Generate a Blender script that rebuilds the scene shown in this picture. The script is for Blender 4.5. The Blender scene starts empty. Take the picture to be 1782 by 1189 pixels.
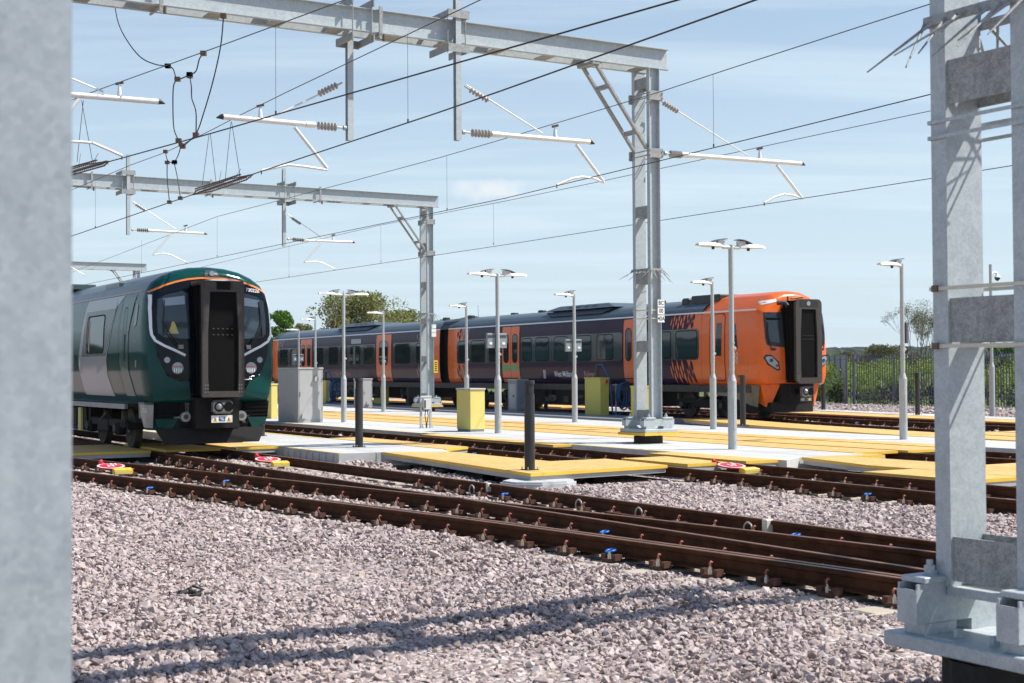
import bpy, bmesh, math, random
import numpy as np
from mathutils import Vector, Matrix
random.seed(7); RNG=np.random.default_rng(11)
sc=bpy.context.scene; COL=sc.collection
rad=math.radians
# ------------------------------------------------------------------ camera
CAMH=1.6; PITCH=math.atan(51.5/2475); ROLL=0.006
cd=bpy.data.cameras.new('camera'); cam=bpy.data.objects.new('camera',cd); COL.objects.link(cam)
cd.lens=50; cd.sensor_width=36; cd.clip_start=.05; cd.clip_end=20000
_f=np.array([0,math.cos(PITCH),math.sin(PITCH)]); _r0=np.array([1.,0,0]); _u0=np.cross(_r0,_f)
_r=_r0*math.cos(ROLL)-_u0*math.sin(ROLL); _u=_u0*math.cos(ROLL)+_r0*math.sin(ROLL)
cam.matrix_world=Matrix(((_r[0],_u[0],-_f[0],0),(_r[1],_u[1],-_f[1],0),(_r[2],_u[2],-_f[2],CAMH),(0,0,0,1)))
cd.dof.use_dof=True; cd.dof.focus_distance=33; cd.dof.aperture_fstop=6.3
sc.camera=cam
# ------------------------------------------------------------------ light
AZ=rad(30.8)                                   # the yard's tracks run 30.8 deg left of the view
DV=np.array([-math.sin(AZ),math.cos(AZ),0]); GV=np.array([math.cos(AZ),math.sin(AZ),0])
sv=Vector(tuple(-.42*DV+.66*GV+np.array([0,0,1.]))).normalized()     # towards the sun
SUN_EL=math.asin(sv.z); SUN_AZ=math.atan2(sv.x,sv.y)
w=bpy.data.worlds.new('World'); sc.world=w; w.use_nodes=True
nt=w.node_tree; N=nt.nodes; L=nt.links; N.clear()
sky=N.new('ShaderNodeTexSky'); sky.sky_type='NISHITA'; sky.sun_disc=False
sky.sun_elevation=SUN_EL; sky.sun_rotation=SUN_AZ; sky.altitude=100; sky.air_density=1.0; sky.dust_density=.9; sky.ozone_density=3.2
bg=N.new('ShaderNodeBackground'); bg.inputs[1].default_value=.107; wo=N.new('ShaderNodeOutputWorld')
tc=N.new('ShaderNodeTexCoord'); sx=N.new('ShaderNodeSeparateXYZ'); L.new(tc.outputs['Generated'],sx.inputs[0])
# cloud layer: project the view direction on a high flat plane
mz=N.new('ShaderNodeMath'); mz.operation='MAXIMUM'; mz.inputs[1].default_value=.0; L.new(sx.outputs[2],mz.inputs[0])
az_=N.new('ShaderNodeMath'); az_.operation='ADD'; az_.inputs[1].default_value=.06; L.new(mz.outputs[0],az_.inputs[0])
dx=N.new('ShaderNodeMath'); dx.operation='DIVIDE'; L.new(sx.outputs[0],dx.inputs[0]); L.new(az_.outputs[0],dx.inputs[1])
dy=N.new('ShaderNodeMath'); dy.operation='DIVIDE'; L.new(sx.outputs[1],dy.inputs[0]); L.new(az_.outputs[0],dy.inputs[1])
cb=N.new('ShaderNodeCombineXYZ'); L.new(dx.outputs[0],cb.inputs[0]); L.new(dy.outputs[0],cb.inputs[1])
mp=N.new('ShaderNodeMapping'); mp.inputs['Scale'].default_value=(.22,1.0,1); mp.inputs['Rotation'].default_value=(0,0,.25); L.new(cb.outputs[0],mp.inputs[0])
cn=N.new('ShaderNodeTexNoise'); cn.inputs['Scale'].default_value=1.1; cn.inputs['Detail'].default_value=9; cn.inputs['Roughness'].default_value=.62; cn.inputs['Distortion'].default_value=.4
L.new(mp.outputs[0],cn.inputs[0])
cr=N.new('ShaderNodeMapRange'); cr.inputs[1].default_value=.47; cr.inputs[2].default_value=.78; cr.inputs[3].default_value=0; cr.inputs[4].default_value=.75; L.new(cn.outputs[0],cr.inputs[0])
# pale veil that thickens toward the horizon (real summer haze high in the sky)
vz=N.new('ShaderNodeMapRange'); vz.inputs[1].default_value=0; vz.inputs[2].default_value=.42; vz.inputs[3].default_value=.9; vz.inputs[4].default_value=.0; L.new(sx.outputs[2],vz.inputs[0])
cf=N.new('ShaderNodeMapRange'); cf.inputs[1].default_value=.24; cf.inputs[2].default_value=.5; cf.inputs[3].default_value=1; cf.inputs[4].default_value=.0; L.new(sx.outputs[2],cf.inputs[0])
cm=N.new('ShaderNodeMath'); cm.operation='MULTIPLY'; L.new(cr.outputs[0],cm.inputs[0]); L.new(cf.outputs[0],cm.inputs[1])
mxa=N.new('ShaderNodeMath'); mxa.operation='ADD'; mxa.use_clamp=True; L.new(cm.outputs[0],mxa.inputs[0]); L.new(vz.outputs[0],mxa.inputs[1])
mx=N.new('ShaderNodeMix'); mx.data_type='RGBA'; L.new(mxa.outputs[0],mx.inputs[0]); L.new(sky.outputs[0],mx.inputs[6]); mx.inputs[7].default_value=(4.9,6.0,6.75,1)
# a small fair-weather cloud low over the yard
dv=Vector((-.015,1,.128)).normalized()
sb=N.new('ShaderNodeVectorMath'); sb.operation='SUBTRACT'; L.new(tc.outputs['Generated'],sb.inputs[0]); sb.inputs[1].default_value=tuple(dv)
sm_=N.new('ShaderNodeVectorMath'); sm_.operation='MULTIPLY'; sm_.inputs[1].default_value=(1/.034,1/.2,1/.0095); L.new(sb.outputs[0],sm_.inputs[0])
ln=N.new('ShaderNodeVectorMath'); ln.operation='LENGTH'; L.new(sm_.outputs[0],ln.inputs[0])
c2=N.new('ShaderNodeTexNoise'); c2.inputs['Scale'].default_value=70; c2.inputs['Detail'].default_value=6; L.new(tc.outputs['Generated'],c2.inputs[0])
s2=N.new('ShaderNodeMath'); s2.operation='MULTIPLY_ADD'; s2.inputs[1].default_value=1.6; L.new(c2.outputs[0],s2.inputs[0]); L.new(ln.outputs['Value'],s2.inputs[2])
r2=N.new('ShaderNodeMapRange'); r2.inputs[1].default_value=1.75; r2.inputs[2].default_value=1.0; r2.inputs[3].default_value=0; r2.inputs[4].default_value=.7; L.new(s2.outputs[0],r2.inputs[0])
mx2=N.new('ShaderNodeMix'); mx2.data_type='RGBA'; L.new(r2.outputs[0],mx2.inputs[0]); L.new(mx.outputs[2],mx2.inputs[6]); mx2.inputs[7].default_value=(6.6,6.7,6.9,1)
L.new(mx2.outputs[2],bg.inputs[0]); L.new(bg.outputs[0],wo.inputs[0])
sl=bpy.data.lights.new('sun','SUN'); sl.energy=4.9; sl.angle=rad(.53); sl.color=(1,.955,.88)
so=bpy.data.objects.new('sun',sl); COL.objects.link(so); so.rotation_euler=sv.to_track_quat('Z','Y').to_euler(); so.location=(0,0,60)
sc.view_settings.view_transform='Standard'; sc.view_settings.look='None'; sc.view_settings.exposure=0.42; sc.view_settings.gamma=1
sc.cycles.max_bounces=6; sc.cycles.glossy_bounces=3; sc.cycles.transparent_max_bounces=8; sc.cycles.use_denoising=True

# ------------------------------------------------------------------ pixel helper (photo px, 1782x1189) -> world point
_C=np.array([0,0,CAMH])
def _ray(x,y): return _f*2475+_r*(x-891)-_u*(y-594.5)
def PG(x,y,z=0.):
    d=_ray(x,y); return _C+d*((z-CAMH)/d[2])
def PP(x,y,p0,n):
    d=_ray(x,y); return _C+d*(((np.array(p0)-_C)@n)/(d@n))
def PY(x,y,Y):
    d=_ray(x,y); return _C+d*(Y/d[1])
def W(d,g,z=0.): return DV*d+GV*g+np.array([0,0,z])
def dg(p): return float(p@DV),float(p@GV)

# ------------------------------------------------------------------ materials
MATS={}
def nodes(m):
    m.use_nodes=True; return m.node_tree.nodes,m.node_tree.links
def mat(name,col,rough=.5,metal=0.,spec=.5,coat=0.,var=0.,vscale=8.,bump=0.,bscale=60.,coatr=.05,streak=False,detail=6,col2=None):
    if name in MATS: return MATS[name]
    m=bpy.data.materials.new(name); n,l=nodes(m); b=n['Principled BSDF']
    b.inputs['Base Color'].default_value=(*col,1); b.inputs['Roughness'].default_value=rough; b.inputs['Metallic'].default_value=metal
    b.inputs['Specular IOR Level'].default_value=spec; b.inputs['Coat Weight'].default_value=coat; b.inputs['Coat Roughness'].default_value=coatr
    m.diffuse_color=(*col,1)
    if var or bump:
        t=n.new('ShaderNodeTexCoord'); mp=n.new('ShaderNodeMapping'); l.new(t.outputs['Object'],mp.inputs[0])
        if streak: mp.inputs['Scale'].default_value=(1,1,.12)
    if var:
        ns=n.new('ShaderNodeTexNoise'); ns.inputs['Scale'].default_value=vscale; ns.inputs['Detail'].default_value=detail; ns.inputs['Roughness'].default_value=.65; l.new(mp.outputs[0],ns.inputs[0])
        r=n.new('ShaderNodeMapRange'); r.inputs[1].default_value=.3; r.inputs[2].default_value=.7; l.new(ns.outputs[0],r.inputs[0])
        x=n.new('ShaderNodeMix'); x.data_type='RGBA'; l.new(r.outputs[0],x.inputs[0])
        c2=col2 if col2 else tuple(min(1,c*(1+var)) for c in col)
        x.inputs[6].default_value=(*[c*(1-var) for c in col],1); x.inputs[7].default_value=(*c2,1); l.new(x.outputs[2],b.inputs['Base Color'])
        q=n.new('ShaderNodeMapRange'); q.inputs[3].default_value=max(0,rough-.08); q.inputs[4].default_value=min(1,rough+.1); l.new(ns.outputs[0],q.inputs[0]); l.new(q.outputs[0],b.inputs['Roughness'])
    if bump:
        nb=n.new('ShaderNodeTexNoise'); nb.inputs['Scale'].default_value=bscale; nb.inputs['Detail'].default_value=5; l.new(t.outputs['Object'],nb.inputs[0])
        bp=n.new('ShaderNodeBump'); bp.inputs['Strength'].default_value=bump; bp.inputs['Distance'].default_value=.01; l.new(nb.outputs[0],bp.inputs['Height']); l.new(bp.outputs[0],b.inputs['Normal'])
    MATS[name]=m; return m
def galv(name,c1,c2,sc_=9.,rough=.42,metal=.55):
    """galvanised steel: voronoi spangle + cloudy patina"""
    m=bpy.data.materials.new(name); n,l=nodes(m); b=n['Principled BSDF']
    b.inputs['Metallic'].default_value=metal; b.inputs['Roughness'].default_value=rough
    t=n.new('ShaderNodeTexCoord'); v=n.new('ShaderNodeTexVoronoi'); v.inputs['Scale'].default_value=sc_*9; l.new(t.outputs['Object'],v.inputs[0])
    ns=n.new('ShaderNodeTexNoise'); ns.inputs['Scale'].default_value=sc_; ns.inputs['Detail'].default_value=8; ns.inputs['Roughness'].default_value=.7; ns.inputs['Distortion'].default_value=1.2; l.new(t.outputs['Object'],ns.inputs[0])
    bw=n.new('ShaderNodeRGBToBW'); l.new(v.outputs['Color'],bw.inputs[0])
    a=n.new('ShaderNodeMath'); a.operation='MULTIPLY_ADD'; a.inputs[1].default_value=.3; l.new(bw.outputs[0],a.inputs[0]); l.new(ns.outputs[0],a.inputs[2])
    r=n.new('ShaderNodeMapRange'); r.inputs[1].default_value=.42; r.inputs[2].default_value=.85; l.new(a.outputs[0],r.inputs[0])
    x=n.new('ShaderNodeMix'); x.data_type='RGBA'; l.new(r.outputs[0],x.inputs[0]); x.inputs[6].default_value=(*c1,1); x.inputs[7].default_value=(*c2,1); l.new(x.outputs[2],b.inputs['Base Color'])
    q=n.new('ShaderNodeMapRange'); q.inputs[3].default_value=rough-.08; q.inputs[4].default_value=rough+.14; l.new(ns.outputs[0],q.inputs[0]); l.new(q.outputs[0],b.inputs['Roughness'])
    MATS[name]=m; return m
G1=galv('galvanised',(.35,.395,.415),(.50,.55,.565),9,.48,.15)
G2=galv('galvanised_dull',(.19,.20,.20),(.42,.43,.42),11,.6,.12)
G3=galv('galvanised_post',(.36,.385,.39),(.50,.52,.53),20,.45,.2)
RUST=mat('rail_rust',(.066,.021,.008),.7,0,.12,var=.35,vscale=5,bump=.25,bscale=90,col2=(.10,.042,.02))
RTOP=mat('rail_head',(.21,.10,.055),.42,.35,.5,var=.3,vscale=3)
PLATE=mat('baseplate_rust',(.09,.04,.026),.7,0,.3,var=.3,vscale=30)
CLIP=mat('clip_pink',(.40,.12,.085),.5,0,.4,var=.2,vscale=30)
CLIPB=mat('clip_blue',(.01,.13,.50),.35)
BOLT=mat('bolt_zinc',(.55,.53,.45),.4,.6,.5,var=.2,vscale=60)
SLEEP=mat('sleeper_concrete',(.44,.385,.31),.85,0,.3,var=.16,vscale=14,bump=.3,bscale=120)
CONC=mat('platform_concrete',(.56,.56,.55),.85,0,.3,var=.05,vscale=2.2,bump=.15,bscale=200)
CONCW=mat('wall_concrete',(.46,.47,.48),.85,0,.3,var=.12,vscale=5,bump=.25,bscale=40)
WHITE=mat('white_paint',(.80,.81,.80),.35,0,.5,coat=.2,var=.04)
BLACKP=mat('black_plastic',(.022,.022,.023),.45)
BLK=mat('black_rubber',(.005,.005,.005),.6,0,.12,var=.3,vscale=20)
DARKU=mat('underframe_dark',(.011,.010,.0095),.7,0,.3,var=.5,vscale=9)
UND2=mat('underframe_grime',(.075,.066,.055),.7,0,.3,var=.4,vscale=7)
BOLL=mat('bollard_black',(.03,.031,.034),.42,0,.5,var=.15,vscale=6)
GREYC=mat('cabinet_grey',(.43,.43,.42),.5,0,.4,var=.06,vscale=2.5)
GREYD=mat('cabinet_bluegrey',(.24,.27,.29),.5,0,.4,var=.05,vscale=3)
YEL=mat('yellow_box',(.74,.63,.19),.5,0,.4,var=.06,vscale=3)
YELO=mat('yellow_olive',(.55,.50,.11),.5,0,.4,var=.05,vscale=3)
YTRAY=mat('yellow_tray',(.80,.50,.05),.5,var=.06)
YMARK=mat('yellow_line',(.80,.58,.12),.6,var=.08,vscale=12)
INS=mat('insulator_grey',(.40,.38,.36),.4,0,.5,var=.08,vscale=20)
INSD=mat('insulator_brown',(.24,.20,.17),.35,0,.5,var=.08,vscale=20)
TUBEW=mat('tube_white',(.74,.75,.75),.35,.2,.5,var=.05,vscale=12)
WIRE=mat('wire_dark',(.045,.045,.05),.5,.6)
WIREL=mat('wire_grey',(.10,.105,.11),.5,.6)
CLAMP=mat('clamp_bronze',(.16,.10,.07),.5,.5,var=.2,vscale=40)
BLUEH=mat('hose_blue',(.015,.09,.24),.4)
GREEN=mat('train_green',(.003,.050,.046),.15,0,.24)
GREENR=mat('train_roof',(.06,.085,.10),.35,.2,.5,coat=.2,var=.1,vscale=3)
TGREY=mat('train_silver',(.30,.30,.325),.22,0,.35,coat=.05)
TDGREY=mat('train_darkgrey',(.05,.065,.07),.25,.1,.5)
GLASS=mat('dark_glass',(.016,.024,.028),.04,0,.8)
GLASSL=mat('cab_glass',(.035,.055,.07),.04,0,.6)
MASK=mat('mask_black',(.003,.005,.009),.14,0,.25)
ORS=mat('stripe_orange',(.85,.22,.03),.3,coat=.4)
ORANGE=mat('train_orange',(.74,.135,.014),.28,0,.4,coat=.25,var=.04,vscale=1.2)
PURP=mat('train_purple',(.024,.009,.036),.22,0,.18)
LATT=mat('lattice_plum',(.075,.02,.055),.3,coat=.4)
LATO=mat('lattice_orange',(.60,.13,.04),.3,coat=.4)
ROOFG=mat('roof_grey',(.075,.10,.112),.4,.1,.5,coat=.2,var=.08,vscale=2)
DOORB=mat('door_black',(.005,.005,.005),.6,0,.06,var=.4,vscale=14)
BELL=mat('bellows',(.006,.006,.006),.75,0,.08,var=.3,vscale=30)
FRAME=mat('gangway_frame',(.052,.046,.041),.55,0,.4,var=.2,vscale=12)
STEELD=mat('coupler_steel',(.30,.31,.32),.45,.6,.5,var=.25,vscale=20)
LAMPG=mat('headlamp',(.30,.33,.36),.1,.3,.8)
REDP=mat('red_paint',(.60,.02,.04),.4,var=.1)
GREENL=mat('door_green',(.10,.36,.13),.4)
TXTW=mat('lettering_white',(.8,.8,.8),.5)
TXTG=mat('lettering_pink',(.50,.22,.26),.5)
TXTB=mat('lettering_black',(.01,.01,.01),.5)
BARK=mat('bark',(.10,.08,.06),.9,0,.2,var=.3,vscale=20)
STRAP=mat('strap_cream',(.62,.58,.48),.5,var=.1,vscale=30)
FENCEM=mat('fence_steel',(.14,.15,.18),.5,.4,.4,var=.15,vscale=4)
PILE=mat('pile_black',(.02,.019,.018),.8,var=.5,vscale=18,bump=.6,bscale=40)
BOXL=mat('luminaire',(.60,.60,.58),.4,.1,.5,var=.05)
BOXLD=mat('luminaire_dark',(.10,.11,.12),.4)
def grate():
    m=bpy.data.materials.new('yellow_grating'); n,l=nodes(m); b=n['Principled BSDF']; b.inputs['Roughness'].default_value=.6
    t=n.new('ShaderNodeTexCoord'); br=n.new('ShaderNodeTexBrick'); l.new(t.outputs['Object'],br.inputs[0])
    br.offset=0; br.squash=1; br.inputs['Scale'].default_value=22; br.inputs['Mortar Size'].default_value=.012; br.inputs['Mortar Smooth'].default_value=.2
    br.inputs['Brick Width'].default_value=1; br.inputs['Row Height'].default_value=1
    br.inputs['Color1'].default_value=(.80,.51,.17,1); br.inputs['Color2'].default_value=(.76,.47,.145,1); br.inputs['Mortar'].default_value=(.58,.30,.05,1)
    ns=n.new('ShaderNodeTexNoise'); ns.inputs['Scale'].default_value=1.3; ns.inputs['Detail'].default_value=6; l.new(t.outputs['Object'],ns.inputs[0])
    r=n.new('ShaderNodeMapRange'); r.inputs[3].default_value=.86; r.inputs[4].default_value=1.1; l.new(ns.outputs[0],r.inputs[0])
    x=n.new('ShaderNodeVectorMath'); x.operation='SCALE'; l.new(br.outputs[0],x.inputs[0]); l.new(r.outputs[0],x.inputs['Scale']); l.new(x.outputs[0],b.inputs['Base Color'])
    pj=n.new('ShaderNodeTexBrick'); pj.offset=0; pj.inputs['Scale'].default_value=1; pj.inputs['Brick Width'].default_value=1.22; pj.inputs['Row Height'].default_value=1.0; pj.inputs['Mortar Size'].default_value=.007; l.new(t.outputs['Object'],pj.inputs[0])
    pj.inputs['Color1'].default_value=(1,1,1,1); pj.inputs['Color2'].default_value=(.90,.90,.88,1); pj.inputs['Mortar'].default_value=(.35,.3,.25,1)
    d2=n.new('ShaderNodeTexNoise'); d2.inputs['Scale'].default_value=5; d2.inputs['Detail'].default_value=9; d2.inputs['Roughness'].default_value=.75; l.new(t.outputs['Object'],d2.inputs[0])
    dr=n.new('ShaderNodeMapRange'); dr.inputs[1].default_value=.35; dr.inputs[2].default_value=.6; dr.inputs[3].default_value=.78; dr.inputs[4].default_value=1.04; l.new(d2.outputs[0],dr.inputs[0])
    y1=n.new('ShaderNodeVectorMath'); y1.operation='MULTIPLY'; l.new(x.outputs[0],y1.inputs[0]); l.new(pj.outputs[0],y1.inputs[1])
    y2=n.new('ShaderNodeVectorMath'); y2.operation='SCALE'; l.new(y1.outputs[0],y2.inputs[0]); l.new(dr.outputs[0],y2.inputs['Scale']); l.new(y2.outputs[0],b.inputs['Base Color'])
    bp=n.new('ShaderNodeBump'); bp.inputs['Strength'].default_value=.5; bp.inputs['Distance'].default_value=.01; bp.invert=True; l.new(br.outputs[1],bp.inputs['Height']); l.new(bp.outputs[0],b.inputs['Normal'])
    MATS['yellow_grating']=m; return m
def concmat():
    m=bpy.data.materials.new('platform_concrete'); n,l=nodes(m); b=n['Principled BSDF']; b.inputs['Roughness'].default_value=.88; b.inputs['Specular IOR Level'].default_value=.25
    t=n.new('ShaderNodeTexCoord'); pj=n.new('ShaderNodeTexBrick'); pj.offset=0; pj.inputs['Scale'].default_value=1; pj.inputs['Brick Width'].default_value=3.0; pj.inputs['Row Height'].default_value=4.5; pj.inputs['Mortar Size'].default_value=.012; l.new(t.outputs['Object'],pj.inputs[0])
    pj.inputs['Color1'].default_value=(.57,.57,.555,1); pj.inputs['Color2'].default_value=(.51,.51,.50,1); pj.inputs['Mortar'].default_value=(.20,.20,.20,1)
    a=None
    for sc_,lo,hi,v0,v1 in ((.5,.35,.65,.88,1.06),(7,.3,.6,.90,1.03),(90,.3,.7,.93,1.05)):
        q=n.new('ShaderNodeTexNoise'); q.inputs['Scale'].default_value=sc_; q.inputs['Detail'].default_value=7; q.inputs['Roughness'].default_value=.7; l.new(t.outputs['Object'],q.inputs[0])
        r=n.new('ShaderNodeMapRange'); r.inputs[1].default_value=lo; r.inputs[2].default_value=hi; r.inputs[3].default_value=v0; r.inputs[4].default_value=v1; l.new(q.outputs[0],r.inputs[0])
        x=n.new('ShaderNodeVectorMath'); x.operation='SCALE'; l.new((a or pj).outputs[0],x.inputs[0]); l.new(r.outputs[0],x.inputs['Scale']); a=x
    l.new(a.outputs[0],b.inputs['Base Color']); return m
CONC=concmat()
GRATE=grate()
def stonemat():
    m=bpy.data.materials.new('ballast_stone'); n,l=nodes(m); b=n['Principled BSDF']; b.inputs['Roughness'].default_value=.9; b.inputs['Specular IOR Level'].default_value=.25
    g=n.new('ShaderNodeNewGeometry'); r=n.new('ShaderNodeValToRGB'); e=r.color_ramp
    cols=[(0,(.22,.18,.17)),(.12,(.34,.27,.255)),(.35,(.41,.335,.325)),(.6,(.46,.385,.37)),(.8,(.51,.44,.425)),(.92,(.44,.35,.30)),(1,(.57,.52,.50))]
    e.elements[0].position=0; e.elements[0].color=(*cols[0][1],1); e.elements[1].position=1; e.elements[1].color=(*cols[-1][1],1)
    for p,c in cols[1:-1]: k=e.elements.new(p); k.color=(*c,1)
    l.new(g.outputs['Random Per Island'],r.inputs[0])
    t=n.new('ShaderNodeTexCoord'); ns=n.new('ShaderNodeTexNoise'); ns.inputs['Scale'].default_value=55; ns.inputs['Detail'].default_value=4; l.new(t.outputs['Object'],ns.inputs[0])
    q=n.new('ShaderNodeMapRange'); q.inputs[1].default_value=.25; q.inputs[2].default_value=.75; q.inputs[3].default_value=.8; q.inputs[4].default_value=1.15; l.new(ns.outputs[0],q.inputs[0])
    x=n.new('ShaderNodeVectorMath'); x.operation='SCALE'; l.new(r.outputs[0],x.inputs[0]); l.new(q.outputs[0],x.inputs['Scale']); l.new(x.outputs[0],b.inputs['Base Color'])
    return m
STONE=stonemat()
def bedmat():
    m=bpy.data.materials.new('ballast_bed'); n,l=nodes(m); b=n['Principled BSDF']; b.inputs['Roughness'].default_value=.95; b.inputs['Specular IOR Level'].default_value=.1
    t=n.new('ShaderNodeTexCoord'); v=n.new('ShaderNodeTexVoronoi'); v.inputs['Scale'].default_value=17; l.new(t.outputs['Object'],v.inputs[0])
    bw=n.new('ShaderNodeRGBToBW'); l.new(v.outputs['Color'],bw.inputs[0])
    r=n.new('ShaderNodeValToRGB'); l.new(bw.outputs[0],r.inputs[0]); e=r.color_ramp
    e.elements[0].color=(.24,.19,.18,1); e.elements[0].position=.1; e.elements[1].color=(.56,.49,.46,1); e.elements[1].position=.75; k=e.elements.new(.4); k.color=(.42,.35,.33,1)
    v2=n.new('ShaderNodeTexVoronoi'); v2.feature='DISTANCE_TO_EDGE'; v2.inputs['Scale'].default_value=17; l.new(t.outputs['Object'],v2.inputs[0])
    q=n.new('ShaderNodeMapRange'); q.inputs[2].default_value=.12; q.inputs[3].default_value=.35; l.new(v2.outputs[0],q.inputs[0])
    x=n.new('ShaderNodeVectorMath'); x.operation='SCALE'; l.new(r.outputs[0],x.inputs[0]); l.new(q.outputs[0],x.inputs['Scale']); l.new(x.outputs[0],b.inputs['Base Color'])
    bp=n.new('ShaderNodeBump'); bp.inputs['Strength'].default_value=1; bp.inputs['Distance'].default_value=.03; l.new(v.outputs['Distance'],bp.inputs['Height']); bp.invert=True; l.new(bp.outputs[0],b.inputs['Normal'])
    return m
BED=bedmat()
def leafmat(name,cs,tr=.25):
    m=bpy.data.materials.new(name); n,l=nodes(m); b=n['Principled BSDF']; b.inputs['Roughness'].default_value=.55; b.inputs['Specular IOR Level'].default_value=.3
    g=n.new('ShaderNodeNewGeometry'); r=n.new('ShaderNodeValToRGB'); e=r.color_ramp; l.new(g.outputs['Random Per Island'],r.inputs[0])
    e.elements[0].color=(*cs[0],1); e.elements[1].color=(*cs[-1],1)
    for i,c in enumerate(cs[1:-1]): k=e.elements.new((i+1)/(len(cs)-1)); k.color=(*c,1)
    l.new(r.outputs[0],b.inputs['Base Color'])
    ts=n.new('ShaderNodeBsdfTranslucent'); l.new(r.outputs[0],ts.inputs[0]); mx=n.new('ShaderNodeMixShader'); mx.inputs[0].default_value=tr
    l.new(b.outputs[0],mx.inputs[1]); l.new(ts.outputs[0],mx.inputs[2]); l.new(mx.outputs[0],n['Material Output'].inputs[0]); return m

# ------------------------------------------------------------------ mesh builder
class MB:
    def __init__(s): s.v=[]; s.f=[]; s.m=[]; s.sm=[]
    def add(s,vs,fs,mi=0,smooth=False):
        o=len(s.v); s.v+= [tuple(map(float,p)) for p in vs]; s.f+=[tuple(i+o for i in f) for f in fs]; s.m+=[mi]*len(fs); s.sm+=[smooth]*len(fs); return s
    def box(s,c,sz,mi=0,rot=None,bev=0.):
        x,y,z=[a/2 for a in sz]
        if bev>0:
            b=min(bev,x*.9,y*.9,z*.9); vs=[];
            bm=bmesh.new(); bmesh.ops.create_cube(bm,size=1); 
            for q in bm.verts: q.co=Vector((q.co.x*2*x,q.co.y*2*y,q.co.z*2*z))
            bmesh.ops.bevel(bm,geom=list(bm.edges),offset=b,segments=1,affect='EDGES')
            vs=[q.co.copy() for q in bm.verts]; bm.verts.index_update(); fs=[[q.index for q in f.verts] for f in bm.faces]; bm.free()
        else:
            vs=[Vector((a*x,b*y,c_*z)) for a in(-1,1) for b in(-1,1) for c_ in(-1,1)]
            fs=[(0,1,3,2),(4,6,7,5),(0,4,5,1),(2,3,7,6),(0,2,6,4),(1,5,7,3)]
        if rot is not None: vs=[rot@p for p in vs]
        return s.add([p+Vector(c) for p in vs],fs,mi)
    def bx(s,x0,x1,y0,y1,z0,z1,mi=0,bev=0.): return s.box(((x0+x1)/2,(y0+y1)/2,(z0+z1)/2),(abs(x1-x0),abs(y1-y0),abs(z1-z0)),mi,None,bev)
    def tube(s,pts,r,mi=0,seg=8,cap=True,smooth=True):
        pts=[Vector(p) for p in pts]; n=len(pts); rs=r if isinstance(r,(list,tuple)) else [r]*n
        t0=(pts[1]-pts[0]).normalized(); ref=Vector((0,0,1)) if abs(t0.z)<.9 else Vector((1,0,0)); nx=t0.cross(ref).normalized(); vs=[]
        for i,p in enumerate(pts):
            t=((pts[min(i+1,n-1)]-pts[max(i-1,0)])).normalized()
            nx=(nx-t*nx.dot(t)).normalized(); ny=t.cross(nx)
            for k in range(seg): a=2*math.pi*k/seg; vs.append(p+(nx*math.cos(a)+ny*math.sin(a))*rs[i])
        fs=[(i*seg+k,i*seg+(k+1)%seg,(i+1)*seg+(k+1)%seg,(i+1)*seg+k) for i in range(n-1) for k in range(seg)]
        s.add(vs,fs,mi,smooth)
        if cap: s.add([vs[k] for k in range(seg)],[tuple(reversed(range(seg)))],mi); s.add([vs[(n-1)*seg+k] for k in range(seg)],[tuple(range(seg))],mi)
        return s
    def beam(s,a,b,w,h,mi=0,up=(0,0,1)):
        a=Vector(a);b=Vector(b); t=(b-a); L_=t.length; t.normalize(); u=Vector(up); sd=t.cross(u)
        if sd.length<1e-4: sd=t.cross(Vector((1,0,0)))
        sd.normalize(); u=sd.cross(t); R_=Matrix((t,sd,u)).transposed()
        return s.box((a+b)/2,(L_,w,h),mi,R_)
    def poly(s,pts,z0,z1,mi=0,mit=None):
        n=len(pts); vs=[(p[0],p[1],z0) for p in pts]+[(p[0],p[1],z1) for p in pts]
        ar=sum(pts[i][0]*pts[(i+1)%n][1]-pts[(i+1)%n][0]*pts[i][1] for i in range(n))
        if ar<0: pts=pts[::-1]; return s.poly(pts,z0,z1,mi,mit)
        s.add(vs,[(i,(i+1)%n,(i+1)%n+n,i+n) for i in range(n)]+[tuple(reversed(range(n)))],mi); s.add(vs[n:],[tuple(range(n))],mi if mit is None else mit); return s
    def sweep(s,prof,pts,mi=0,mtop=None,closed=True,smooth=False,topidx=()):
        """prof: (lateral,z) ring; pts: (x,y,z) path"""
        pts=[Vector(p) for p in pts]; n=len(pts); k=len(prof); vs=[]
        for i,p in enumerate(pts):
            t=(pts[min(i+1,n-1)]-pts[max(i-1,0)]).normalized(); r=t.cross(Vector((0,0,1))).normalized()
            vs+=[p+r*q[0]+Vector((0,0,q[1])) for q in prof]
        for j in range(k if closed else k-1):
            s.add([],[],0)
        o=len(s.v); s.v+=[tuple(p) for p in vs]
        for i in range(n-1):
            for j in range(k if closed else k-1):
                a=i*k+j; b=i*k+(j+1)%k; s.f.append((o+a,o+b,o+b+k,o+a+k)); s.m.append(mtop if (mtop is not None and j in topidx) else mi); s.sm.append(smooth)
        if closed:
            s.f.append(tuple(o+j for j in reversed(range(k)))); s.m.append(mi); s.sm.append(False)
            s.f.append(tuple(o+(n-1)*k+j for j in range(k))); s.m.append(mi); s.sm.append(False)
        return s
    def data(s,name,mats):
        me=bpy.data.meshes.new(name); me.from_pydata(s.v,[],s.f); 
        for m in (mats if isinstance(mats,(list,tuple)) else [mats]): me.materials.append(m)
        me.polygons.foreach_set('material_index',s.m); me.polygons.foreach_set('use_smooth',s.sm); me.update(); return me
    def build(s,name,mats,parent=None,loc=None,rotz=None): return link(name,s.data(name,mats),parent,loc,rotz)
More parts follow.
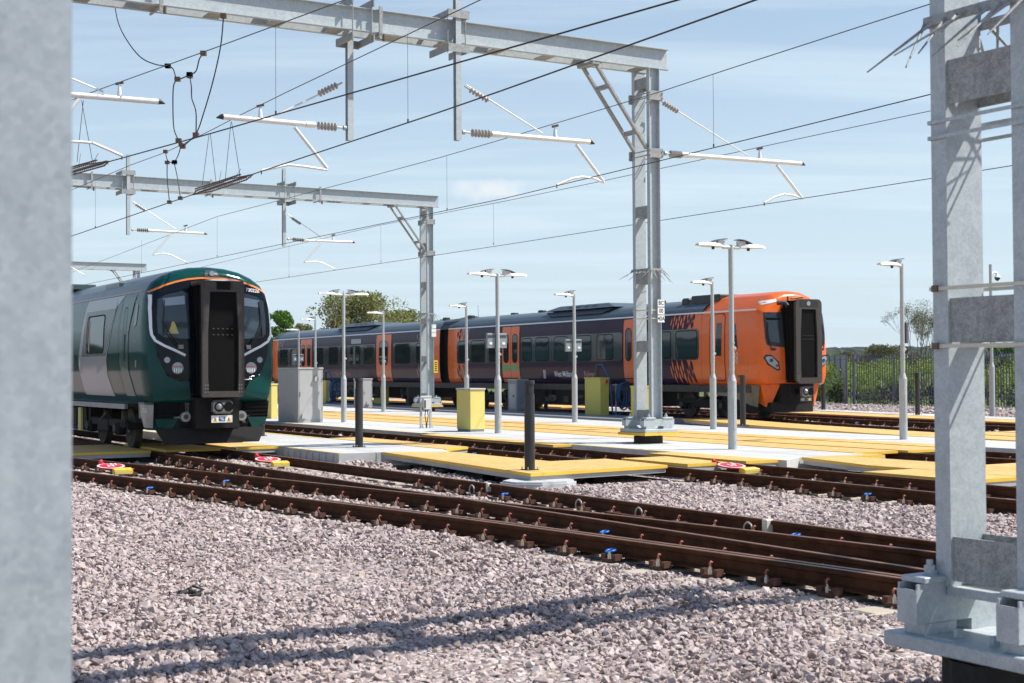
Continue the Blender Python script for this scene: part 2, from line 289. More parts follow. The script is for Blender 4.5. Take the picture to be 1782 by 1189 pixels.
def link(name,me,parent=None,loc=None,rotz=None):
    o=bpy.data.objects.new(name,me); COL.objects.link(o)
    if parent is not None: o.parent=parent
    if loc is not None: o.location=tuple(loc)
    if rotz is not None: o.rotation_euler=(0,0,rotz)
    return o
def tag(o,label=None,cat=None,group=None,kind=None):
    if label: o['label']=label
    if cat: o['category']=cat
    if group: o['group']=group
    if kind: o['kind']=kind
    return o
def thing(name,label,cat,loc=(0,0,0),rotz=AZ,group=None):
    o=link(name,None,None,loc,rotz); o.empty_display_size=.2; return tag(o,label,cat,group)
def copy_tree(o,loc,rotz=None):
    r=o.copy(); COL.objects.link(r); r.location=tuple(loc)
    if rotz is not None: r.rotation_euler=(0,0,rotz)
    for ch in o.children:
        c=ch.copy(); COL.objects.link(c); c.parent=r
        for g in ch.children:
            q=g.copy(); COL.objects.link(q); q.parent=c
    return r
def struct(name,mb,mats,label=None): 
    o=mb.build(name,mats); o['kind']='structure'; return o
def text_mesh(txt,size,extr=0.,bold=False):
    cu=bpy.data.curves.new('t','FONT'); cu.body=txt; cu.size=size; cu.extrude=extr; cu.offset=size*.012 if bold else 0
    cu.align_x='CENTER'; cu.align_y='CENTER'
    o=bpy.data.objects.new('t',cu); COL.objects.link(o); bpy.context.view_layer.update()
    me=bpy.data.meshes.new_from_object(o.evaluated_get(bpy.context.evaluated_depsgraph_get())); bpy.data.objects.remove(o); return me
def mapped_text(txt,size,fn,name,m,parent,bold=False,sx=1.):
    me=text_mesh(txt,size,0,bold)
    for v in me.vertices: v.co=Vector(fn(v.co.x*sx,v.co.y))
    me.materials.clear(); me.materials.append(m); o=link(name,me,parent); return o
def gridpoly(poly,fn,step=.1,mb=None,mi=0,smooth=True):
    """fill a 2D polygon, cut it on a grid and map it on a curved surface"""
    bm=bmesh.new(); vs=[bm.verts.new((p[0],p[1],0)) for p in poly]; bm.faces.new(vs)
    bmesh.ops.triangulate(bm,faces=list(bm.faces))
    xs=[p[0] for p in poly]; ys=[p[1] for p in poly]
    for ax,lo,hi in ((0,min(xs),max(xs)),(1,min(ys),max(ys))):
        k=math.ceil(lo/step)
        while k*step<hi-1e-6:
            if k*step>lo+1e-6:
                co=[0,0,0]; no=[0,0,0]; co[ax]=k*step; no[ax]=1
                bmesh.ops.bisect_plane(bm,geom=list(bm.verts)+list(bm.edges)+list(bm.faces),plane_co=co,plane_no=no)
            k+=1
    bmesh.ops.triangulate(bm,faces=list(bm.faces))
    bm.verts.index_update(); out=[fn(v.co.x,v.co.y) for v in bm.verts]; fs=[[v.index for v in f.verts] for f in bm.faces]; bm.free()
    # orientation towards outside is not needed (two-sided shading)
    mb=mb or MB(); mb.add(out,fs,mi,smooth); return mb
def rrect(x0,x1,y0,y1,r,n=4):
    out=[]
    for cx,cy,a0 in ((x1-r,y1-r,0),(x0+r,y1-r,90),(x0+r,y0+r,180),(x1-r,y0+r,270)):
        for i in range(n+1): a=rad(a0+90*i/n); out.append((cx+r*math.cos(a),cy+r*math.sin(a)))
    return out
def circ(cx,cy,r,n=16): return [(cx+r*math.cos(2*math.pi*i/n),cy+r*math.sin(2*math.pi*i/n)) for i in range(n)]
def yard(p): return tuple(W(*p))       # (d,g,z)
# ================================================================== SETTING: ground, platforms, walkways
ZB=-.225
mb=MB(); mb.add([(-3500,-300,-.45),(3500,-300,-.45),(3500,5200,-.45),(-3500,5200,-.45)],[(0,1,2,3)])
struct('ground',mb,mat('meadow',(.10,.13,.045),.95,0,.1,var=.4,vscale=.05,bump=.5,bscale=3))
mb=MB(); mb.poly([(52.6,-60),(52.6,260),(-90,260),(-90,-60)],-.449,ZB)
o=struct('ballast_bed',mb,BED); o.rotation_euler=(0,0,AZ)
# track geometry in yard coordinates: d = distance along, g = across
def poly_i(tab):
    xs=[a for a,b in tab]; ys=[b for a,b in tab]
    def fn(d): return float(np.interp(d,xs,ys))
    return fn
def smooth(tab,step=.8,win=3.):
    f0=poly_i(tab); lo,hi=tab[0][0],tab[-1][0]; out=[]
    d=lo
    while d<hi+1e-6:
        out.append((d,sum(f0(min(hi,max(lo,d+o_)))+0 for o_ in np.linspace(-win,win,7))/7 if lo+win<=d<=hi-win else f0(d))); d+=step
    return poly_i(out)
OFF=smooth([(-3,0.05),(1,.07),(4,.18),(8,.5),(10,.70),(12,.93),(14.7,1.3),(17,1.70),(21,2.33),(24,2.85),(27.5,3.44),(120,19.5)])
gA=lambda d:8.65-OFF(d); gC=lambda d:10.13-OFF(d)*.985
gB=lambda d:8.65; gD=lambda d:10.13
gT3=smooth([(-3,13.9),(10,14.05),(20,14.38),(27,14.58),(120,14.62)]); gT3f=lambda d:gT3(d)+1.49
gT4=smooth([(-3,20.4),(25,20.42),(45,20.7),(140,23)]); gT4f=lambda d:gT4(d)+1.49
TH5=rad(1.6)
gT5=smooth([(10,25.6),(22,26.62),(25,26.98),(30,27.95),(33.5,28.9),(37,30.1),(40,30.45),(130,30.45+90*math.tan(TH5))],.5,1.5); gT5f=lambda d:gT5(d)+1.49
gT6=smooth([(10,30.2),(26,31.7),(30,32.2),(35,32.95),(40,33.9),(60,38),(110,46)]); gT6f=lambda d:gT6(d)+1.49
RP=[(.07,-.159),(.07,-.148),(.012,-.125),(.0095,-.052),(.036,-.04),(.036,-.008),(.027,0),(-.027,0),(-.036,-.008),(-.036,-.04),(-.0095,-.052),(-.012,-.125),(-.07,-.148),(-.07,-.159)]
def rail(fn,d0,d1,parent,step=.8,name='rail'):
    n=max(2,int((d1-d0)/step)); pts=[(fn(d0+(d1-d0)*i/n),d0+(d1-d0)*i/n,0) for i in range(n+1)]
    m=MB().sweep(RP,pts,0,1,True,False,(6,)); return m.build(name,[RUST,RTOP],parent)
def fast_mesh(kind,side):
    """baseplate, bolt and spring clip on both sides of one rail foot"""
    m=MB()
    for s in (-1,1):
        m.box((s*.145,0,-.182),(.14,.15,.034),1,None,.006)
        m.box((s*.155,-.075,-.150),(.085,.055,.055),1); m.box((s*.155,.075,-.150),(.085,.055,.055),1)
        m.tube([(s*.19,-.01,-.165),(s*.19,-.01,-.118)],.0165,2,6); m.tube([(s*.19,-.01,-.12),(s*.19,-.01,-.10)],.009,2,6)
        if kind=='blue': m.tube([(s*.12+.05*math.cos(a)*s,.05+.04*math.sin(a),-.115+.022*math.sin(a*.5)) for a in np.linspace(0,6.2,12)],.012,0,6)
        else:
            a_=[(s*.10,.05,-.14),(s*.125,.05,-.115),(s*.13,.05,-.085),(s*.115,.05,-.068),(s*.10,.05,-.078)]
            m.tube(a_,.0095,0,6); m.tube([(s*.09,.085,-.14),(s*.105,.088,-.10),(s*.10,.09,-.075)],.009,1,5)
    return m.data('rail_fastening',[CLIPB if kind=='blue' else CLIP,PLATE,BOLT])
FM={k:fast_mesh(k,0) for k in('pink','blue')}
def sleeper_mesh(x0,x1,w_=.26): 
    m=MB(); m.bx(x0,x1,-w_/2,w_/2,-.40,-.2,0,.012); return m.data('sleeper',SLEEP)
def fasten(parent,x,y,ang=0.,blue=False):
    o=link('rail_fastening',FM['blue' if blue else 'pink'],parent,(x,y,0),ang); return o
blue1={12,27}
T1=thing('railway_track','nearest rusty track, curving in through the points from the lower left edge','railway track')
T2=thing('railway_track','rusty track running straight through the points from under the green train','railway track')
rail(gA,3,34,T1); rail(gC,5,34,T1)
rail(lambda d:gA(d)+.105,3.5,16.5,T1,name='check_rail')
rail(gB,-2,60,T2); rail(gD,-2,60,T2)
# crossing nose block
m=MB(); m.bx(9.0-.16+.0,9.0+.16,0,0.01,-.1,-.09); 
n_=0
for i in range(44):
    d=3.2+.655*i; x0=min(gA(d),8.65)-.50; x1=10.13+.55
    if d>24: x1=gC(d)+.5
    if 28.2<d<32.2: continue
    o=link('sleeper',sleeper_mesh(x0,x1),T2 if d<24 else T1,(0,d,0))
    if d>24: link('sleeper',sleeper_mesh(8.1,10.7),T2,(0,d+.2,0))
    sl1=math.atan((gA(d+.5)-gA(d-.5)))
    fasten(T1,gA(d),d,-sl1,i in blue1)
    if d>15.5: fasten(T1,gC(d),d,-sl1,i in(14,28))
    else: fasten(T2,gB(d),d,0,i in(8,14))
    if not 20<d<27: fasten(T2,gD(d),d,0,i%9==3 and d<20)
    if d>22: fasten(T2,gB(d),d,0)
# white insulated joint / point fittings on the far rail
m=MB(); m.bx(-.05,.05,-.04,.04,-.15,.012,0,.01); o=m.build('joint_block',[STRAP],T2,(10.08,11.63,0)); o=m.build('joint_block',[STRAP],T2,(10.09,17.6,0)); o.scale=(.7,.6,.8)
m=MB()
for d_ in (11.9,13.9,15.2,18.0): m.tube([(10.04,d_+.07*math.cos(a),-.12+.075*math.sin(a)) for a in np.linspace(-.6,3.7,10)],.011,0,5)
m.build('cable_loop',[INS],T2)
m=MB()
for k in range(4): m.tube([(9.42-.03+.05*k,12.9+.14*k,-.07),(9.30+.05*k,12.88+.14*k,-.07)],.018,0,6)
m.bx(9.33,9.40,12.7,13.6,-.13,-.03,1); m.build('fishplate',[CLAMP,RUST],T1)
def simple_track(label,fn,d0,d1,ds,dstep=.68,parts=True,gap=()):
    T=thing('railway_track',label,'railway track'); rail(fn,d0,d1,T); rail(lambda d:fn(d)+1.49,d0,d1,T)
    if parts:
        sm=sleeper_mesh(-.5,1.99); d=ds[0]; i=0
        while d<ds[1]:
            if not any(a<d<b for a,b in gap):
                an=-math.atan(fn(d+.5)-fn(d-.5)); link('sleeper',sm,T,(fn(d),d,0),an); fasten(T,fn(d),d,an,i%17==9); fasten(T,fn(d)+1.49,d,an)
            d+=dstep; i+=1
    return T
simple_track('rusty track between the two concrete platforms, passing under the yellow crossing',gT3,5,120,(8,40),gap=((18.7,21.1),))
simple_track('track sunk in the yellow decking behind the mast with the white number plates',gT4,6,130,(8,19.4),gap=((13.8,16.1),))
simple_track('track under the orange and purple train',gT5,14,125,(15,47),gap=((22.2,24.2),))
simple_track('rusty track furthest back, branching off beside the orange train nose towards the fence',gT6,14,108,(15,58),gap=((22.2,24.2),),dstep=.7)
for T in (T1,T2): pass
# platforms (d,g) polygons -> local x=g,y=d
PLATS=[]
def slab(name,pts,z0,z1,m,label=None,reg=True,lip=None):
    q=[(g,d) for d,g in pts]; mb=MB().poly(q,z0,z1); o=struct(name,mb,m); o.rotation_euler=(0,0,AZ)
    if reg: PLATS.append(q)
    return o
P1=[(25.45,11.25),(90,11.25),(90,13.62),(25.6,13.62),(24.6,13.25),(25.35,12.1)]
slab('platform',P1,-.3,.02,CONC)
P2=[(19.3,17.5),(18.75,16.7),(22,16.68),(90,16.68),(90,19.6),(45,19.5),(26,19.35),(19.3,19.2)]
slab('platform',P2,-.3,.02,CONC)
P3=[(15,22.75),(25,22.72),(45,23.0),(95,23.6),(95,26.9),(62,26.4),(45,25.8),(30,25.1),(15,24.9)]
slab('platform',P3,-.3,.02,CONC)
slab('platform',[(19,33.2+1.7),(26,35.35),(31,35.95),(36,36.9),(42,38.3),(42,39.3),(36,38.1),(31,37.35),(26,36.9),(19,36.2)],-.3,.015,CONC)
# ribbed retaining wall in front of P1
m=MB()
for k in range(34):
    d=25.7+k*.33; m.bx(11.215,11.25,d,d+.27,-.3,-.02,0)
o=struct('platform_wall',m,CONCW); o.rotation_euler=(0,0,AZ)
def strip(name,g0,g1,d0,d1,z=.026,m=YMARK,step=2.):
    """thin painted edge line following two functions of d"""
    f0=g0 if callable(g0) else (lambda d:g0); f1=g1 if callable(g1) else (lambda d:g1); n=max(1,int((d1-d0)/step)); mb=MB()
    for i in range(n):
        a=d0+(d1-d0)*i/n; b=d0+(d1-d0)*(i+1)/n
        mb.add([(f0(a),a,z),(f1(a),a,z),(f1(b),b,z),(f0(b),b,z)],[(0,1,2,3)])
    o=struct(name,mb,m); o.rotation_euler=(0,0,AZ); return o
strip('edge_marking',11.27,11.35,25.5,90); strip('edge_marking',16.70,16.79,18.8,90); strip('edge_marking',13.5,13.6,31.6,90)
def deck(pts,z=.03,th=.05,label=None,skirt=True,posts=False,reg=True):
    """a run of yellow grating on a grey frame"""
    q=[(g,d) for d,g in pts]; mb=MB(); mb.poly(q,z-th,z,1,0)
    if skirt:
        cx=sum(a for a,b in q)/len(q); cy=sum(b for a,b in q)/len(q)
        r=[(a+(cx-a)*.012,b+(cy-b)*.012) for a,b in q]; mb.poly(r,z-th-.075,z-th-.002,2)
    if posts:
        for (a,b) in posts: mb.bx(a-.12,a+.12,b-.12,b+.12,-.32,z-th-.1,3)
    o=struct('walkway',mb,[GRATE,YTRAY,GREYC,BLK]); o.rotation_euler=(0,0,AZ)
    if reg: PLATS.append(q)
    return o
# front walkway strip and its crossing
deck([(25.3,12.1),(24.65,13.25),(20.95,13.25),(20.95,14.42),(18.95,14.28),(18.62,11.42)],posts=[(11.75,23.6),(11.75,22.0),(11.75,20.6),(13.0,19.15),(12.6,23.6),(12.2,19.3)])
deck([(20.9,14.72),(18.95,14.70),(18.95,15.55),(20.9,15.72)],reg=True)
deck([(21.9,16.05),(21.9,16.67),(18.95,16.67),(18.95,15.96)])
deck([(31.7,16.22),(31.7,16.67),(25.5,16.67),(25.5,16.2)]); deck([(31.4,13.63),(31.4,14.44),(26.0,14.42),(25.5,13.63)])
# decking round the embedded track
dk=lambda f0,f1,d0,d1,n=10,**k: deck([(d0+(d1-d0)*i/n,f0(d0+(d1-d0)*i/n)) for i in range(n+1)]+[(d1-(d1-d0)*i/n,f1(d1-(d1-d0)*i/n)) for i in range(n+1)],**k)
dk(lambda d:np.interp(d,[19,26,45,90],[19.22,19.37,19.52,19.62]),lambda d:gT4(d)-.06,19.7,90)
dk(lambda d:gT4(d)+.10,lambda d:gT4f(d)-.10,19.6,90)
dk(lambda d:gT4f(d)+.06,lambda d:np.interp(d,[15,25,45,95],[22.73,22.70,22.98,23.5]),19.9,90)
# walkway running towards the camera on the right and its crossing
deck([(19.25,17.5),(19.25,19.2),(18.9,19.2),(18.9,18.35),(16.0,18.4),(16.0,20.3),(13.9,20.3),(13.9,16.9),(17,16.9)],posts=[(17.05,17.6),(17.0,16.2),(17.0,15),(17.0,14.1)])
deck([(16.0,gT4(15)+.1),(16.0,gT4f(15)-.1),(13.9,gT4f(15)-.1),(13.9,gT4(15)+.1)]); deck([(16,gT4f(15)+.08),(16,24.9),(13.9,24.9),(13.9,gT4f(15)+.08)])
deck([(16.0,16.85),(16.0,gT3f(15)+.08),(13.9,gT3f(15)+.08),(13.9,16.85)])
# beside the orange train
dk(lambda d:gT5(d)-1.75,lambda d:gT5(d)-.09,24.2,36.5)
dk(lambda d:gT5(d)-1.3,lambda d:gT5(d)-.09,14,22.2)
dk(lambda d:gT6f(d)+.09,lambda d:gT6f(d)+1.75,19,42)
dk(lambda d:gT5(d)+.1,lambda d:gT5f(d)-.1,22.2,24.2,2,skirt=False); dk(lambda d:gT6(d)+.1,lambda d:gT6f(d)-.1,22.2,24.2,2,skirt=False)
dk(lambda d:gT5f(d)+.09,lambda d:gT6(d)-.09,22.2,24.2,2); dk(lambda d:25.0,lambda d:gT5(d)-.09,22.25,24.15,2)
# yellow decking on the far side of the purple train
dk(lambda d:gT5f(d)+1.2,lambda d:gT5f(d)+3.0,52,110); slab('platform',[(50,34.2),(110,37),(110,38.5),(50,35.6)],-.3,.0,CONC)
slab('platform',[(36.8,26.9),(100,29.5),(100,31.6),(60,30.2),(45,29.7),(36.8,29.0)],-.3,.0,GREYD)
# crossing in front of the green train
deck([(31.7,10.30),(31.7,11.24),(28.6,11.24),(28.6,10.30)]); deck([(31.7,8.82),(31.7,9.97),(28.6,9.97),(28.6,8.82)],skirt=False)
deck([(31.7,gC(30)+.15),(31.7,8.5),(28.6,8.5),(28.6,gC(30)+.15)],posts=[(8.0,28.8)]); deck([(31.7,5.3),(31.7,gC(31)-.2),(28.6,gC(29)-.55),(28.6,5.3)]); deck([(31.7,0),(31.7,3.4),(28.6,4.0),(28.6,0)])

# ------------------------------------------------------------------ ballast stones (stuff)
def inpoly(px,py,poly):
    c=np.zeros(px.shape,bool); n=len(poly); j=n-1
    for i in range(n):
        xi,yi=poly[i]; xj,yj=poly[j]
        with np.errstate(divide='ignore',invalid='ignore'):
            k=((yi>py)!=(yj>py))&(px<(xj-xi)*(py-yi)/(yj-yi+1e-12)+xi)
        c^=k; j=i
    return c
def proto(n):
    out=[]
    for _ in range(n):
        bm=bmesh.new(); k=RNG.integers(9,13)
        for _i in range(k):
            v=RNG.normal(size=3); v/=np.linalg.norm(v); v*=RNG.uniform(.8,1.05); bm.verts.new((v[0],v[1]*.78,v[2]*.6))
        r=bmesh.ops.convex_hull(bm,input=list(bm.verts)); 
        for v in [v for v in bm.verts if not v.link_faces]: bm.verts.remove(v)
        bmesh.ops.triangulate(bm,faces=list(bm.faces)); bm.verts.index_update()
        out.append((np.array([v.co[:] for v in bm.verts]),np.array([[v.index for v in f.verts] for f in bm.faces]))); bm.free()
    return out
PRO=proto(36)
def stones(P,size,name='ballast'):
    """P: (n,3) world positions"""
    n=len(P); VV=[];FF=[];off=0; pi=RNG.integers(0,len(PRO),n)
    for k,(pv,pf) in enumerate(PRO):
        idx=np.where(pi==k)[0]; m=len(idx)
        if not m: continue
        a=RNG.uniform(0,2*np.pi,m); t=RNG.normal(0,.45,m); u_=RNG.normal(0,.45,m); sz=size[idx]*RNG.lognormal(0,.32,m)
        ca,sa,ct,st,cu,su=np.cos(a),np.sin(a),np.cos(t),np.sin(t),np.cos(u_),np.sin(u_)
        Rz=np.zeros((m,3,3)); Rz[:,0,0]=ca;Rz[:,0,1]=-sa;Rz[:,1,0]=sa;Rz[:,1,1]=ca;Rz[:,2,2]=1
        Rx=np.zeros((m,3,3)); Rx[:,0,0]=1;Rx[:,1,1]=ct;Rx[:,1,2]=-st;Rx[:,2,1]=st;Rx[:,2,2]=ct
        Ry=np.zeros((m,3,3)); Ry[:,1,1]=1;Ry[:,0,0]=cu;Ry[:,0,2]=su;Ry[:,2,0]=-su;Ry[:,2,2]=cu
        M=Rz@Rx@Ry; v=np.einsum('mij,kj->mki',M,pv)*sz[:,None,None]+P[idx][:,None,:]
        VV.append(v.reshape(-1,3)); f=pf[None]+(np.arange(m)*len(pv))[:,None,None]+off; FF.append(f.reshape(-1,3)); off+=m*len(pv)
    V=np.concatenate(VV); Fc=np.concatenate(FF); me=bpy.data.meshes.new(name)
    me.vertices.add(len(V)); me.vertices.foreach_set('co',V.ravel().astype(np.float32)); me.loops.add(Fc.size); me.loops.foreach_set('vertex_index',Fc.ravel().astype(np.int32))
    me.polygons.add(len(Fc)); me.polygons.foreach_set('loop_start',np.arange(0,Fc.size,3,dtype=np.int32)); me.polygons.foreach_set('use_smooth',np.zeros(len(Fc),bool)); me.update(calc_edges=True); me.materials.append(STONE)
    o=link(name,me); tag(o,kind='stuff'); return o
def scatter(Y0,Y1,dens,x0,x1):
    xm=Y1*max(abs(x0),abs(x1)); n=int((Y1-Y0)*2*xm*dens); X=RNG.uniform(-xm,xm,n); Y=RNG.uniform(Y0,Y1,n); k=(X>x0*Y-1.2)&(X<x1*Y+1.2); return X[k],Y[k]
railfs=[(gA,2,34),(gC,4,34),(gB,-2,60),(gD,-2,60),(gT3,5,120),(gT3f,5,120),(gT4,6,130),(gT4f,6,130),(gT5,14,125),(gT5f,14,125),(gT6,14,108),(gT6f,14,108)]
allP=[];allS=[]
for (Y0,Y1,dens,s) in ((4.2,9,1150,.027),(9,15,900,.028),(15,26,420,.036),(26,45,150,.05),(45,78,50,.075)):
    X,Y=scatter(Y0,Y1,dens,-.40,.44); d=-math.sin(AZ)*X+math.cos(AZ)*Y; g=math.cos(AZ)*X+math.sin(AZ)*Y
    keep=(g<52.3)
    for pl in PLATS: keep&=~inpoly(g,d,[(a,b) for a,b in pl])
    z=RNG.normal(0,.012,len(X))+.012
    for fn,a,b in railfs:
        gg=np.interp(d,np.arange(-5,130,.5),[fn(q) for q in np.arange(-5,130,.5)]); near=(abs(g-gg)<.11)&(d>a)&(d<b); keep&=~near
        mid=(abs(g-gg)<.24)&(d>a)&(d<b); z=np.where(mid,z-.03,z)
    # sleepers stay partly clear at their ends
    ph=np.abs(((d-3.2+.3275)%.655)-.3275); inT=(g>np.interp(d,[0,30],[7.6,3.6])-.05)&(g<10.7)&(d<24)&(d>3)
    keep&=~(inT&(d<13)&(ph<.12)&(RNG.random(len(X))<.62)); endz=(g>8.65-np.interp(d,np.arange(0,40,1.),[OFF(q) for q in range(40)])-.50)&(g<8.65-np.interp(d,np.arange(0,40,1.),[OFF(q) for q in range(40)])); 
    z=np.where(inT&(d<13)&(ph<.2),z-.008,z); z=np.where(inT&((d>=13)|(ph>.16)),z+.016,z)
    # gentle unevenness, heap against the platform nose
    z+=.018*np.sin(X*1.7+Y*.6)+.015*np.sin(Y*1.3-X*.4)
    hp=np.exp(-(((d-24.9)/.55)**2+((g-11.45)/.45)**2)); z+=.13*hp
    X,Y,z,g,d=X[keep],Y[keep],z[keep],g[keep],d[keep]
    allP.append(np.stack([X,Y,ZB+z],1)); allS.append(np.full(len(X),s))
P=np.concatenate(allP); S=np.concatenate(allS); print('stones',len(P)); 
o=stones(P,S); tag(o,'pinkish grey crushed stone ballast covering the ground','ballast')
def projx(p):
    v=np.array(p)-_C; return 891+2475*(v@_r)/(v@_f)
def projy(p):
    v=np.array(p)-_C; return 594.5-2475*(v@_u)/(v@_f)
def bis(fn,lo,hi,t):
    s=fn(hi)>fn(lo)
    for _ in range(40):
        m=(lo+hi)/2
        if (fn(m)>t)==s: hi=m
        else: lo=m
    return (lo+hi)/2
def heightpx(p,y):  # world z of pixel row y above the ground point p
    v=np.array(p)-_C; Y=v@_f; return CAMH+(646-.006*(projx(p)-891)-y)*Y/2475
# ================================================================== MASTS AND GANTRIES
def leg(mb,y,sgn,z0,z1,hw=.14,fl=.10,t=.012):
    mb.bx(-hw,hw,y-t/2,y+t/2,z0,z1); y2=y+sgn*fl
    for s in(-1,1): mb.bx(s*hw-(t if s>0 else 0)+(0 if s>0 else 0),s*hw+(0 if s>0 else t),min(y+sgn*t/2,y2),max(y+sgn*t/2,y2),z0,z1)
def spikes(mb,z,r=.16,y=.34,n=7,L=.34):
    rr=random.Random(3)
    mb.beam((-r,-y,z),(r,-y,z),.03,.05); mb.beam((-r,-y,z),(-r,y,z),.03,.05); mb.beam((r,-y,z),(r,y,z),.03,.05); mb.beam((-r,y,z),(r,y,z),.03,.05)
    for k in range(n):
        f=-y+2*y*k/(n-1)
        for s in (-1,1):
            e=(s*(r+L*rr.uniform(.55,.9)),f+rr.uniform(-.25,.25),z-L*rr.uniform(.4,.8)); mb.tube([(s*r,f,z),e],[.011,.004],0,5)
    for k in range(5):
        f=-r+2*r*k/4; e=(f+rr.uniform(-.2,.2),-y-L*rr.uniform(.5,.8),z-L*rr.uniform(.4,.9)); mb.tube([(f,-y,z),e],[.011,.004],0,5)
def mast(root,zl,top=8.15,tray=True,spk=3.75,plate=None,bz=(.26,.53),pw=(.42,.47),mleg=G1,spL=.34,spn=7):
    S_=.225
    mb=MB(); leg(mb,S_,1,bz[1],top); mb.build('mast_leg',[mleg],root)
    mb=MB(); leg(mb,-S_,-1,bz[1],top); mb.build('mast_leg',[mleg],root)
    me=MB(); 
    for s in(-1,1): me.bx(s*.118-.006,s*.118+.006,-S_+.006,S_-.006,-.12,.12)
    bd=me.data('batten_plate',G2)
    for z in zl: link('batten_plate',bd,root,(0,0,z))
    # base: clamped channels on a slab
    mb=MB(); x,y=pw
    mb.bx(-x,x,-y,y,bz[0],bz[0]+.075,0,.006)
    for s in(-1,1):
        yy=s*.335
        for e in(-1,1):
            mb.bx(e*(x-.19)-.12,e*(x-.19)+.12,yy-.075,yy+.075,bz[0]+.0755,bz[0]+.135)
            mb.bx(e*(x-.19)-.13,e*(x-.19)+.13,yy-.085,yy+.085,bz[1]+.022,bz[1]+.055,0,.004)
            mb.tube([(e*(x-.19),yy,bz[1]+.055),(e*(x-.19),yy,bz[1]+.062)],.042,0,12,smooth=False); mb.tube([(e*(x-.19),yy,bz[1]+.062),(e*(x-.19),yy,bz[1]+.105)],.032,0,6,smooth=False); mb.tube([(e*(x-.19),yy,bz[1]+.10),(e*(x-.19),yy,bz[1]+.135)],.018,0,8)
        # channel section beam along the gantry, open at the top
        mb.bx(-x+.02,x-.02,yy-.07,yy-.058,bz[0]+.136,bz[1]+.02); mb.bx(-x+.02,x-.02,yy+.058,yy+.07,bz[0]+.136,bz[1]+.02); mb.bx(-x+.02,x-.02,yy-.057,yy+.057,bz[0]+.137,bz[0]+.15)
        mb.bx(-x+.012,-x+.019,yy-.07,yy+.07,bz[0]+.136,bz[1]-.01)
    mb.bx(-.13,.13,-.26,.26,bz[0]+.3-.02,bz[1]-.001)
    for a in(-.2,.2):
        for b in(-.12,.12): mb.tube([(a,b,bz[0]+.076),(a,b,bz[0]+.12)],.028,0,6,smooth=False)
    mb.build('base_frame',[mleg],root)
    if tray:
        mb=MB(); mb.bx(-x-.03,x+.03,-y-.03,y+.03,bz[0]-.06,bz[0]-.002); mb.build('drip_tray',[YTRAY],root)
    mb=MB(); n=28; 
    vs=[]; 
    for zz in(-.5,bz[0]-.085 if tray else bz[0]-.03):
        for k in range(n): a=2*math.pi*k/n; r_=.30*(1+.05*(k%2)); vs.append((r_*math.cos(a),r_*math.sin(a),zz))
    mb.add(vs,[(k,(k+1)%n,n+(k+1)%n,n+k) for k in range(n)]+[tuple(range(n,2*n))])
    for k in range(8): a=2*math.pi*k/8; mb.tube([(.24*math.cos(a),.24*math.sin(a),-.1),(.24*math.cos(a),.24*math.sin(a),bz[0]-.0)],.02,0,6)
    mb.build('foundation_pile',[PILE],root)
    if spk:
        mb=MB(); spikes(mb,spk,n=spn,L=spL); mb.build('anti_climb_spikes',[G2],root)
def boom(root,x0,x1,z0=8.15,z1=8.6,yh=.21,top=True):
    mb=MB()
    for s in(-1,1):
        y=s*yh; mb.bx(x0,x1,y-.006,y+.006,z0+.012,z1-.012)
        for z in(z0,z1-.012): mb.bx(x0,x1,min(y-s*.006,y+s*.10),max(y-s*.006,y+s*.10),z,z+.012)
    mb.build('boom',[G1],root)
    n=int((x1-x0)/1.15); me=MB().bx(-.15,.15,-yh+.008,yh-.008,-.006,.006).data('batten_plate',G2)
    for k in range(n):
        x=x0+.6+(x1-x0-1.2)*k/max(1,n-1)
        link('batten_plate',me,root,(x,0,z0+.02))
        if k%2 and top: link('batten_plate',me,root,(x,0,z1-.02))
    for k in range(max(1,n//4)):
        me=MB()
        x=x0+1.9+4.3*k
        if x>x1-1: break
        me.bx(x-.035,x+.035,-.36,-.325,z0-.12,z1+.06); me.bx(x-.02,x+.02,-.36,.33,z0-.05,z0-.02); me.tube([(x+.06,-.35,z0-.16),(x+.06,-.35,z0-.03)],.03,1,8)
        me.build('cable_clamp',[G2,CLAMP],root)
def brace(root,side=-1):
    mb=MB()
    for y in(-.235,.235): mb.beam((side*1.5,y,8.14),(side*.15,y,6.40),.05,.09,0,(0,1,0))
    for f in(.27,.80): 
        x=side*(1.5-1.35*f); z=8.14-1.74*f; mb.beam((x,-.21,z),(x,.21,z),.05,.10)
    mb.bx(side*1.5-.09,side*1.5+.09,-.3,.3,8.09,8.147)
    mb.build('knee_brace',[G2],root)
    for z in (6.3,7.55):
        mb=MB()
        for y in(-.345,.345): mb.bx(-.19,.19,y-.03,y+.03,z-.10,z+.10)
        for x in (-.17,.17): mb.beam((x,-.4,z-.05),(x,.4,z-.05),.02,.02); mb.beam((x,-.4,z+.05),(x,.4,z+.05),.02,.02)
        mb.build('clamp_collar',[G2],root)
def droppost(root,x,y,z0,z1):
    """H-section post clamped to the boom"""
    mb=MB()
    for s in(-1,1): mb.bx(x-.06,x+.06,y+s*.055-.005,y+s*.055+.005,z0,z1)
    mb.bx(x-.005,x+.005,y-.05,y+.05,z0,z1); mb.build('drop_post',[G1],root)
    mb=MB()
    for z in(8.02,8.70):
        for s_ in (-.22,.22):
            mb.bx(x+s_-.012,x+s_+.012,-.40,.40,z-.07,z+.07)
        mb.bx(x-.24,x+.24,y-.085 if y<0 else y+.065,y-.065 if y<0 else y+.085,z-.08,z+.08)
    for s_ in(-.20,.20): mb.tube([(x+s_,-.33,7.93),(x+s_,-.33,8.80)],.012,0,6)
    mb.build('clamp_bracket',[G2],root)
def mplane(dm): return W(dm,0),DV
def gz(x,y,dm): p=PP(x,y,W(dm,0),DV); return float(p@GV),float(p[2])
